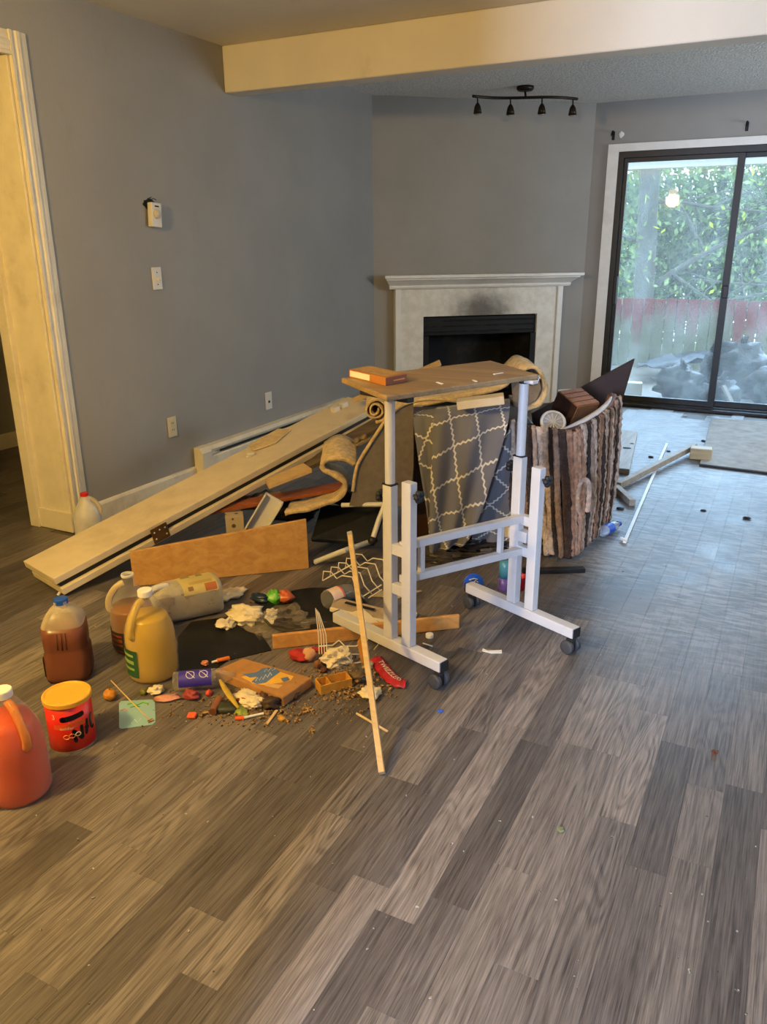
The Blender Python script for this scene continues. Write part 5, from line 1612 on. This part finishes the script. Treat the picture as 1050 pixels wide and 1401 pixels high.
# red rag doll
c = az(424, 902)
dl_ = thing('rag_doll', 'small red cloth doll with a pale round head lying before the pine strip', 'doll', V((c.x, c.y, 0)))
part('doll_body', G().blob((c.x - 0.03, c.y - 0.02, 0.02), (0.04, 0.028, 0.02), 120, 0.3, 2.4, 16, 12, flatz=0.001), plain('doll_red', (168, 40, 36), 0.8), dl_, smooth=True)
part('doll_head', G().blob((c.x + 0.005, c.y - 0.01, 0.026), (0.026, 0.024, 0.024), 121, 0.1, 2.0, 16, 12, flatz=0.001), plain('doll_pale', (196, 146, 108), 0.8), dl_, smooth=True)
part('doll_arm', G().tube(spline([(c.x + 0.01, c.y + 0.0, 0.04), (c.x + 0.035, c.y + 0.02, 0.035), (c.x + 0.06, c.y + 0.035, 0.02), (c.x + 0.08, c.y + 0.03, 0.012)], 4), 0.011, 8), plain('doll_red2', (150, 36, 32), 0.8), dl_, smooth=True)
# little divided wooden box
c = az(457, 941)
wbx = thing('divided_box', 'little yellow wooden box with compartments standing among nut shells', 'box', V((c.x, c.y, 0)))
Rx = rot('Z', 52)
M_BOXW = wood('box_wood', (182, 124, 42), (214, 158, 66), 0, 1.5)
def bx(p, s, nm):
    part(nm, G().box(V((c.x, c.y, 0)) + Rx @ V(p), s, Rx), M_BOXW, wbx, bevel=0.0008)
bx((0, 0, 0.003), (0.11, 0.05, 0.004), 'box_bottom')
for k in (-1, 1):
    bx((0, 0.0245 * k, 0.018), (0.11, 0.003, 0.034), 'box_side')
for k in (-0.0535, -0.018, 0.0535):
    bx((k, 0, 0.018), (0.003, 0.046, 0.034 if k < 0.05 else 0.030), 'partition')
# red sweet wrapper with lettering
rows = []
w0 = [az(x, y) for x, y in ((514, 904), (522, 914), (532, 926), (544, 936), (556, 938))]
ws_ = spline(w0, 6)
for i, p in enumerate(ws_):
    tx = (ws_[min(i + 1, len(ws_) - 1)] - ws_[max(i - 1, 0)]).normalized()
    sd = V((-tx.y, tx.x, 0))
    rows.append([V((p.x, p.y, 0)) + sd * w + V((0, 0, 0.006 + 0.010 * (1 - (w / 0.028) ** 2) + 0.003 * math.sin(i * 1.7 + w * 90))) for w in (-0.027, -0.018, -0.009, 0, 0.009, 0.018, 0.027)])
wr = thing('sweet_wrapper', 'red sweet wrapper with white lettering behind the leaning stick', 'wrapper', V((w0[2].x, w0[2].y, 0)))
part('wrapper_foil', G().grid(rows), plain('red_foil', (160, 34, 42), 0.3, vary=0.15), wr, smooth=True, solid=0.001)
def on_wrap(x, y):
    t = min(max((x + 0.075) / 0.15, 0), 1) * 0.72 + 0.16
    k = t * (len(ws_) - 1)
    i = min(int(k), len(ws_) - 2)
    p = ws_[i].lerp(ws_[i + 1], k - i)
    tx = (ws_[i + 1] - ws_[i]).normalized()
    return V((p.x, p.y, 0.0225 - 14 * y * y)) + V((-tx.y, tx.x, 0)) * y
part('lettering', text_geo('TWIZZLERS', 0.026, on_wrap), M_PLATE, wr)
# leaning stick with an amber shard stuck to it
a, b = az(523, 1058, 0.010), ad(479, 730, 2.60)
b2 = a.lerp(b, 0.985)
st = thing('leaning_stick', 'long square wooden stick leaning up in front of the table', 'stick', V((a.x, a.y, 0)))
part('stick_shaft', G().bar(a, b, 0.017, 0.017, CF), M_PALEWOOD, st, bevel=0.0015)
part('stick_tip', G().bar(b2, b + (b - a).normalized() * 0.004, 0.0175, 0.0175, CF), plain('grey_tip', (150, 146, 140), 0.5), st, bevel=0.001)
m_ = a.lerp(b, 0.47)
dv = (b - a).normalized()
part('amber_shard', G().slab([m_ + dv * 0.05 - CR * 0.002 - CF * 0.012, m_ + dv * 0.02 - CR * 0.022 - CF * 0.012, m_ - dv * 0.05 - CR * 0.018 - CF * 0.012, m_ - dv * 0.06 - CR * 0.010 - CF * 0.012, m_ - CR * -0.006 - CF * 0.012], CF * 0.003), plain('amber_resin', (150, 98, 30), 0.2), st, bevel=0.001)
a, b = az(488, 976, 0.004), az(531, 1001, 0.004)
lit('white_straw', 'thin whitish stick lying on the floor behind the foot of the leaning stick', 'stick', G().tube([a, b], 0.0035, 8), (206, 182, 136))

# wire dish rack, jar, grey tray
M_WIRE = plain('white_coated_wire', (222, 212, 190), 0.4, vary=0.05)
def z7(x, y, d):
    return ad(430 + x * 0.1238, 720 + y * 0.1238, d)
rk = thing('wire_rack', 'white wire dish rack with zigzag hoops beside the left table post', 'dish rack', az(492, 822))
for k in range(5):
    ox, oy, d = 85 * k, -48 * k, 2.92 + 0.045 * k
    hp = [(92, 600), (105, 497), (188, 505), (250, 578), (310, 545), (422, 562), (470, 700), (555, 800)]
    pts = [z7(x + ox, y + oy, d - (0.05 if i > 5 else 0)) for i, (x, y) in enumerate(hp)]
    for p in pts:
        p.z = max(p.z, 0.006)
    part('wire_hoop', G().tube(pts, 0.0027, 6), M_WIRE, rk, smooth=True)
for pts in (((540, 776), (745, 646)), ((600, 792), (750, 700)), ((95, 600), (440, 410))):
    q = [z7(x, y, 2.93) for x, y in pts]
    for p in q:
        p.z = max(p.z, 0.006)
    part('rack_rail', G().tube(q, 0.0027, 6), M_WIRE, rk)
r2 = thing('bent_wire_rack', 'mangled white wire rack piece in front of the narrow pine strip', 'dish rack', az(450, 905))
for k in range(4):
    q = [ad(432 + k * 1.5, 832 + k * 2, 2.50), ad(436 + 3.4 * k, 868, 2.48), ad(437 + 3.6 * k, 895, 2.46)]
    q[2].z = max(q[2].z, 0.004)
    part('wire', G().tube(q, 0.0018, 5), M_WIRE, r2)
for k, (pts, d) in enumerate(((((437, 884), (455, 883), (464, 876), (472, 884), (488, 884), (494, 878)), 2.50), (((445, 893), (460, 895), (468, 886), (477, 895), (495, 895)), 2.46), (((463, 905), (474, 897), (478, 902), (482, 908), (498, 905)), 2.42), (((500, 880), (508, 868), (519, 880), (512, 895)), 2.52), (((497, 838), (503, 856), (516, 872), (519, 880)), 2.55))):
    q = [ad(x, y, d) for x, y in pts]
    for p in q:
        p.z = max(p.z, 0.006)
    part('zigzag_wire', G().tube(q, 0.0025, 6), M_WIRE, r2, smooth=True)
a, b = az(446, 822, 0.042), az(488, 806, 0.042)
aj = (b - a).normalized()
Mj = Matrix((V((aj.y, -aj.x, 0)), V((0, 0, 1)), aj)).transposed()
jr = thing('glass_jar', 'clear glass jar with a pink and white label lying by the dish rack', 'jar', V((a.x, a.y, 0)))
part('jar_glass', G().lathe([(0.030, 0), (0.038, 0.004), (0.040, 0.014), (0.040, 0.10), (0.033, 0.115), (0.033, 0.128)], a, 28, Mj), clear_plastic('jar_clear', (190, 186, 176), 0.10, 0.08), jr, smooth=True)
rows = [[a + Mj @ V((math.cos(t) * 0.0407, math.sin(t) * 0.0407, z)) for t in [math.radians(15 + 10 * k) for k in range(14)]] for z in (0.012, 0.04, 0.07)]
lb = part('jar_label', G().grid(rows), plain('jar_label_paper', (222, 196, 180), 0.5), jr)
rows = [[a + Mj @ V((math.cos(t) * 0.0411, math.sin(t) * 0.0411, z)) for t in [math.radians(15 + 10 * k) for k in range(14)]] for z in (0.062, 0.070)]
part('label_stripe', G().grid(rows), plain('label_pink', (206, 104, 92), 0.5), lb)
qd = [az(452, 832, 0.035), az(458, 816, 0.05), az(526, 832, 0.05), az(526, 850, 0.03)]
gt = thing('grey_tray', 'grey-beige plastic tray with a dark slot tipped beside the round tray', 'tray', (qd[0].x, qd[0].y, 0))
M_GTRAY = plain('grey_beige_plastic', (158, 142, 124), 0.5, vary=0.1, dirt=(96, 76, 70), dscale=9)
part('tray_plate', G().slab(qd, (0, 0, -0.012)), M_GTRAY, gt, bevel=0.003)
part('tray_lip', G().bar(qd[0] - V((0, 0, 0.004)), qd[3] - V((0, 0, 0.004)), 0.012, 0.016), M_DOOR, gt, bevel=0.003)
s0, s1 = az(473, 824, 0.052), az(512, 834, 0.052)
part('slot', G().bar(s0, s1, 0.014, 0.003), M_HOLE, gt)
qd = [az(478, 838, 0.04), az(498, 832, 0.05), az(524, 856, 0.03), az(520, 878, 0.02), az(480, 850, 0.03)]
solo('cream_sheet', 'cream plastic sheet leaning beside the foot of the left table post', 'sheet', G().slab(qd, (0, 0, -0.010)), M_DOOR, bevel=0.003)
qd = [az(506, 815, 0.004), az(530, 806, 0.004), az(578, 808, 0.004), az(545, 818, 0.004)]
solo('paper_sheet', 'stiff cream paper sheet on the floor behind the left table posts', 'paper', G().slab(qd, (0, 0, -0.003)), plain('cream_paper', (186, 166, 130), 0.7))

# under and around the table
c = az(648, 811)
c.z = 0.042
Rl = Matrix((CR, V((0, 0, 1)), -CF)).transposed() @ rot('X', -14)
bl = thing('blue_lid', 'round blue plastic lid with white print standing behind the right foot bar', 'disc', V((c.x, c.y, 0)))  # blue plastic lid stood on its rim
part('disc_plate', G().lathe([(0.040, -0.006), (0.042, -0.004), (0.042, 0.004), (0.039, 0.006), (0.037, 0.003), (0.002, 0.003)], c, 32, Rl), plain('lid_blue', (24, 82, 190), 0.35), bl)
for pts in (((-0.022, 0.002), (-0.012, 0.012), (-0.002, 0.004), (0.008, 0.014), (0.018, 0.006)), ((-0.018, -0.012), (-0.006, -0.004), (0.006, -0.012), (0.02, -0.006)), ((-0.02, 0.016), (0.0, 0.022), (0.016, 0.018))):
    part('disc_print', G().tube([c + Rl @ V((x, y, 0.004)) for x, y in pts], 0.0035, 6, flat=0.5), M_EPALE, bl)
c = az(690, 806)
sc = thing('spray_can', 'teal and purple spray can standing behind the right table posts', 'can', V((c.x, c.y, 0)))
part('can_tube', G().lathe([(0.024, 0.0), (0.025, 0.003), (0.025, 0.055)], (c.x, c.y, 0), 24), plain('spray_purple', (96, 76, 160), 0.3), sc, smooth=True)
part('can_upper', G().lathe([(0.025, 0.055), (0.025, 0.12), (0.015, 0.13)], (c.x, c.y, 0), 24), plain('spray_teal', (70, 128, 140), 0.3), sc, smooth=True)
c = az(712, 806)
lit('red_cup', 'small red cup between the right table posts', 'cup', G().lathe([(0.020, 0.0), (0.027, 0.06), (0.028, 0.062), (0.025, 0.060), (0.018, 0.006)], (c.x, c.y, 0), 24), (182, 40, 56), 0.4, smooth=True)
a, b = az(716, 781, 0.012), az(800, 779, 0.012)
lit('black_strip', 'flat black metal strip on the floor under the rug edge', 'strip', G().bar(a, b, 0.035, 0.02), (16, 16, 17), 0.5, bevel=0.003)
for k, (px, py, s, c, lab) in enumerate(((650, 752, (0.14, 0.07, 0.03), (44, 40, 38), 'dark crumpled plastic under the grey curtain hem'), (610, 768, (0.10, 0.05, 0.02), (58, 52, 48), 'dark torn packaging left of the curtain hem'), (676, 762, (0.07, 0.04, 0.022), (86, 80, 78), 'grey crumpled wrapper behind the table rungs'))):
    q = az(px, py)
    lit('crumpled_plastic', lab, 'plastic', G().blob((q.x, q.y, s[2] * 0.8), s, 140 + k, 0.5, 3.0, 20, 12, Rc, flatz=0.001), c, 0.35)
for k, (px, py, lab) in enumerate(((566, 843, 'white bottle cap on the floor behind the pine strip'), (588, 872, 'white bottle cap on the floor in front of the pine strip'))):
    q = az(px, py)
    solo('bottle_cap', lab, 'cap', G().lathe([(0.014, 0.0), (0.015, 0.002), (0.015, 0.012), (0.013, 0.014), (0.002, 0.0142)], (q.x, q.y, 0.001), 20), M_CAPW)
solo('paper_strip', 'torn white paper strip on the floor between the table feet', 'paper', G().slab(flat_poly([(661, 887), (668, 890), (687, 889), (687, 893), (672, 893), (660, 890)], 0.004), (0, 0, -0.003)), M_CAPW)
a, b = az(579, 880, 0.003), az(592, 884, 0.003)
solo('screw_bit', 'tiny pale screw on the floor beside the white caps', 'screw', G().tube([a, b], 0.0025, 6), M_PLATE)
q = az(603, 974)
lit('blue_scrap', 'tiny blue plastic scrap on the open floor', 'scrap', G().blob((q.x, q.y, 0.004), (0.010, 0.007, 0.003), 7, 0.3, 2.0, flatz=0.0005), (40, 92, 190))
q = az(978, 1031)
lit('brown_crumb', 'small brown crumb on the open floor at the right', 'crumb', G().blob((q.x, q.y, 0.006), (0.009, 0.007, 0.006), 9, 0.4, 2.0, flatz=0.0005), (92, 52, 36))
q = az(768, 1137)
lit('green_crumb', 'small greenish crumb on the open floor near the front', 'crumb', G().blob((q.x, q.y, 0.004), (0.009, 0.008, 0.004), 12, 0.6, 3.0, flatz=0.0005), (112, 118, 84))

# crumbs nobody could count
rnd = random.Random(31)
g = G()
for _ in range(1500):
    k = rnd.random()
    if k < 0.45:
        px, py = rnd.gauss(478, 26), rnd.gauss(938, 15)
    elif k < 0.8:
        px, py = rnd.gauss(350, 45), rnd.gauss(972, 11)
    else:
        px, py = rnd.gauss(300, 90), rnd.gauss(930, 40)
    q = az(px, py)
    s = rnd.uniform(0.0012, 0.0042) if k >= 0.8 or rnd.random() < 0.9 else rnd.uniform(0.005, 0.011)
    g.box((q.x, q.y, s * 0.5 + 0.0003), (s * rnd.uniform(0.8, 2.2), s, s * 0.9), rot('Z', rnd.uniform(0, 180)))
def crumb_mat(name, a, b):
    n = N(name)
    f = n.noise(n.pos(), 130.0, 2.0)
    return n.done(n.bsdf(n.mix(n.sstep(f, 0.35, 0.65), lin(a), lin(b)), 0.8))
o = mk('floor_crumbs', g, crumb_mat('crumb_mix', (62, 40, 24), (178, 142, 92)), loc=(-1.4, 1.8, 0))
o['kind'] = 'stuff'
o['label'] = 'brown and cream crumbs and shell bits scattered over the litter'
g = G()
for _ in range(130):
    px, py = rnd.uniform(30, 1040), rnd.uniform(640, 1390)
    q = az(px, py)
    if q.y > 6.9 or q.x < -2.9:
        continue
    s = rnd.uniform(0.0012, 0.0042)
    g.box((q.x, q.y, s * 0.3 + 0.0003), (s * rnd.uniform(0.8, 2.4), s, s * 0.6), rot('Z', rnd.uniform(0, 180)))
o = mk('floor_specks', g, crumb_mat('speck_mix', (60, 54, 50), (176, 172, 164)), loc=(0, 3, 0))
o['kind'] = 'stuff'
o['label'] = 'white and dark specks of debris scattered over the floor'

# ================================================================== right side, near the glass door
M_RAWB = wood('whitewashed_board', (150, 138, 126), (196, 188, 178), 1, 0.9, 0.6)
M_BAREB = wood('bare_batten', (150, 134, 116), (184, 170, 152), 0, 0.9, 0.6)
z = 0.035
qd = [az(862, 642, z), az(832, 639, z), az(842, 588, z), az(873, 590, z)]
hb = thing('holed_board', 'whitewashed board with dark knot holes behind the rug bin', 'board', (qd[0].x, qd[0].y, 0))
part('plank_body', G().slab(qd, (0, 0, -0.033)), M_RAWB, hb, bevel=0.003)
for px, py, r_ in ((845, 611, 0.022), (858, 613, 0.026), (865, 607, 0.014)):
    c = az(px, py, z)
    part('knot_hole', G().blob((c.x, c.y, z + 0.0005), (r_, r_, 0.002), px, 0.4, 2.0), M_HOLE, hb)
bf = thing('joined_battens', 'two broken wooden battens joined in a V on the floor', 'batten', az(845, 668))
a, b = az(846, 664, 0.030), az(951, 610, 0.05)
part('long_batten', G().bar(a, b, 0.036, 0.036), M_BAREB, bf, bevel=0.003)
a2, b2_ = az(838, 662, 0.020), az(866, 688, 0.020)
part('short_batten', G().bar(a2, b2_, 0.036, 0.036), M_BAREB, bf, bevel=0.003)
a, b = az(855, 742, 0.008), az(913, 607, 0.008)
ws2 = thing('white_strip', 'long thin white strip with a bent tip lying on the floor', 'strip', az(880, 680))
part('strip_body', G().bar(a, b, 0.016, 0.010), M_WHITE, ws2, bevel=0.001)
part('bent_tip', G().bar(az(850, 736, 0.012), az(858, 740, 0.012), 0.012, 0.012), M_WHITE, ws2, bevel=0.001)
c = az(957, 631)
Rb = rot('Z', 4)
solo('wood_block', 'pale wooden block on the corner of the beige mat', 'block', G().box((c.x, c.y + 0.06, 0.042), (0.135, 0.10, 0.075), Rb), wood('block_wood', (168, 140, 96), (198, 172, 126), 0), bevel=0.006)
z = 0.014
g = [V((az(x, y, z).x, az(x, y, z).y, z)) for x, y in ((974, 572), (1120, 580), (1130, 655), (958, 634))]
mt = thing('floor_mat', 'pale beige mat with a dark edge in front of the sliding door', 'mat', (g[3].x, g[3].y, 0))
part('mat_sheet', G().slab(g, (0, 0, -0.012)), plain('beige_mat', (172, 166, 158), 0.85, vary=0.15, scale=12, dirt=(120, 112, 104), dscale=5), mt, bevel=0.002)
part('dark_edge', G().bar(g[3] - V((0, 0.012, 0.007)), g[2] - V((0, 0.012, 0.007)), 0.024, 0.012), plain('dark_felt', (52, 46, 44), 0.9), mt)
c = az(823, 735)
bb = thing('water_bottle', 'small clear bottle with a blue label lying against the rug', 'bottle', c)
u = V((0.3, 0.95, 0)).normalized()
Mw = Matrix((V((u.y, -u.x, 0)), V((0, 0, 1)), u)).transposed()
c2 = V((c.x, c.y, 0.028))
part('bottle_body', G().lathe([(0.02, 0), (0.027, 0.005), (0.027, 0.12), (0.012, 0.15), (0.012, 0.165)], c2, 22, Mw), clear_plastic('water_plastic', (200, 204, 210), 0.3, 0.15), bb, smooth=True)
part('bottle_label', G().lathe([(0.0275, 0.03), (0.0275, 0.09)], c2, 22, Mw, cap=False), plain('label_blue', (40, 90, 190), 0.4), bb, smooth=True)
part('cap', G().lathe([(0.014, 0.160), (0.014, 0.176), (0.002, 0.1765)], c2, 18, Mw), M_CAPB, bb)
for k, (px, py, r_, lab) in enumerate(((891, 626, 0.018, 'black bit left of the battens crossing'), (915, 618, 0.014, 'black bit right of the white strip end'), (963, 604, 0.016, 'black bit beside the wood block'), (1022, 710, 0.02, 'dark flake at the right side of the floor'), (963, 699, 0.014, 'dark flake below the mat'), (849, 697, 0.02, 'dark brown flake in front of the short batten'), (938, 569, 0.016, 'pale stone on the door sill'))):
    q = az(px, py)
    lit('floor_bit', lab, 'debris', G().blob((q.x, q.y, r_ * 0.3), (r_, r_ * 0.7, r_ * 0.35), 160 + k, 0.4, 2.4, 10, 8, flatz=0.0005), (206, 200, 190) if k == 6 else (34, 30, 30))
# orange and white paper box on the table top
u = (TOPQ[2] - TOPQ[1]).normalized()
def top_pt(px, py):
    return az(px, py, 0.9555)
a, b, c = top_pt(478, 516), top_pt(528, 528), top_pt(557, 522)
e1, e2 = (b - a), (c - b)
bx_ = thing('paper_box', 'small orange and white paper box lying on the table top', 'box', V((a.x, a.y, 0.9555)))
hgt = 0.026
part('box_body', G().slab([a, b, c, a + e2], (0, 0, hgt)), plain('orange_box_print', (172, 112, 56), 0.5, vary=0.08), bx_, bevel=0.001)
n1 = V((e1.y, -e1.x, 0)).normalized() * 0.0006
wp = part('white_panel', G()._add([a + e1 * 0.03 + n1 + V((0, 0, 0.004)), a + e1 * 0.58 + n1 + V((0, 0, 0.004)), a + e1 * 0.58 + n1 + V((0, 0, hgt - 0.003)), a + e1 * 0.03 + n1 + V((0, 0, hgt - 0.003))], [(0, 1, 2, 3)]), M_CAPW, bx_)
part('top_print', G()._add([a + e1 * 0.04 + e2 * 0.08 + V((0, 0, hgt + 0.0006)), a + e1 * 0.94 + e2 * 0.08 + V((0, 0, hgt + 0.0006)), a + e1 * 0.94 + e2 * 0.92 + V((0, 0, hgt + 0.0006)), a + e1 * 0.04 + e2 * 0.92 + V((0, 0, hgt + 0.0006))], [(0, 1, 2, 3)]), plain('box_top_print', (178, 142, 84), 0.5, vary=0.2, scale=60), bx_)
n2 = V((e2.y, -e2.x, 0)).normalized() * 0.0006
part('end_print', G()._add([b + e2 * 0.0 + n2 + V((0, 0, 0.001)), b + e2 + n2 + V((0, 0, 0.001)), b + e2 + n2 + V((0, 0, hgt - 0.001)), b + n2 + V((0, 0, hgt - 0.001))], [(0, 1, 2, 3)]), plain('box_end_print', (132, 70, 34), 0.5), bx_)
part('end_text_line', G().bar(b + e2 * 0.35 + n2 * 2 + V((0, 0, 0.012)), b + e2 * 0.88 + n2 * 2 + V((0, 0, 0.012)), 0.0006, 0.004), M_PRINTY, bx_)
for k, (p, q) in enumerate((((598, 523), (606, 525)), ((676, 512), (688, 510)), ((648, 520), (652, 522)))):
    solo('paint_chip', ('white paint chip in the middle of the table top', 'white paint chip near the right end of the table top', 'tiny white paint chip between the two others on the table top')[k], 'chip', G().bar(az(p[0], p[1], 0.957), az(q[0], q[1], 0.957), 0.008, 0.002), M_CAPW)
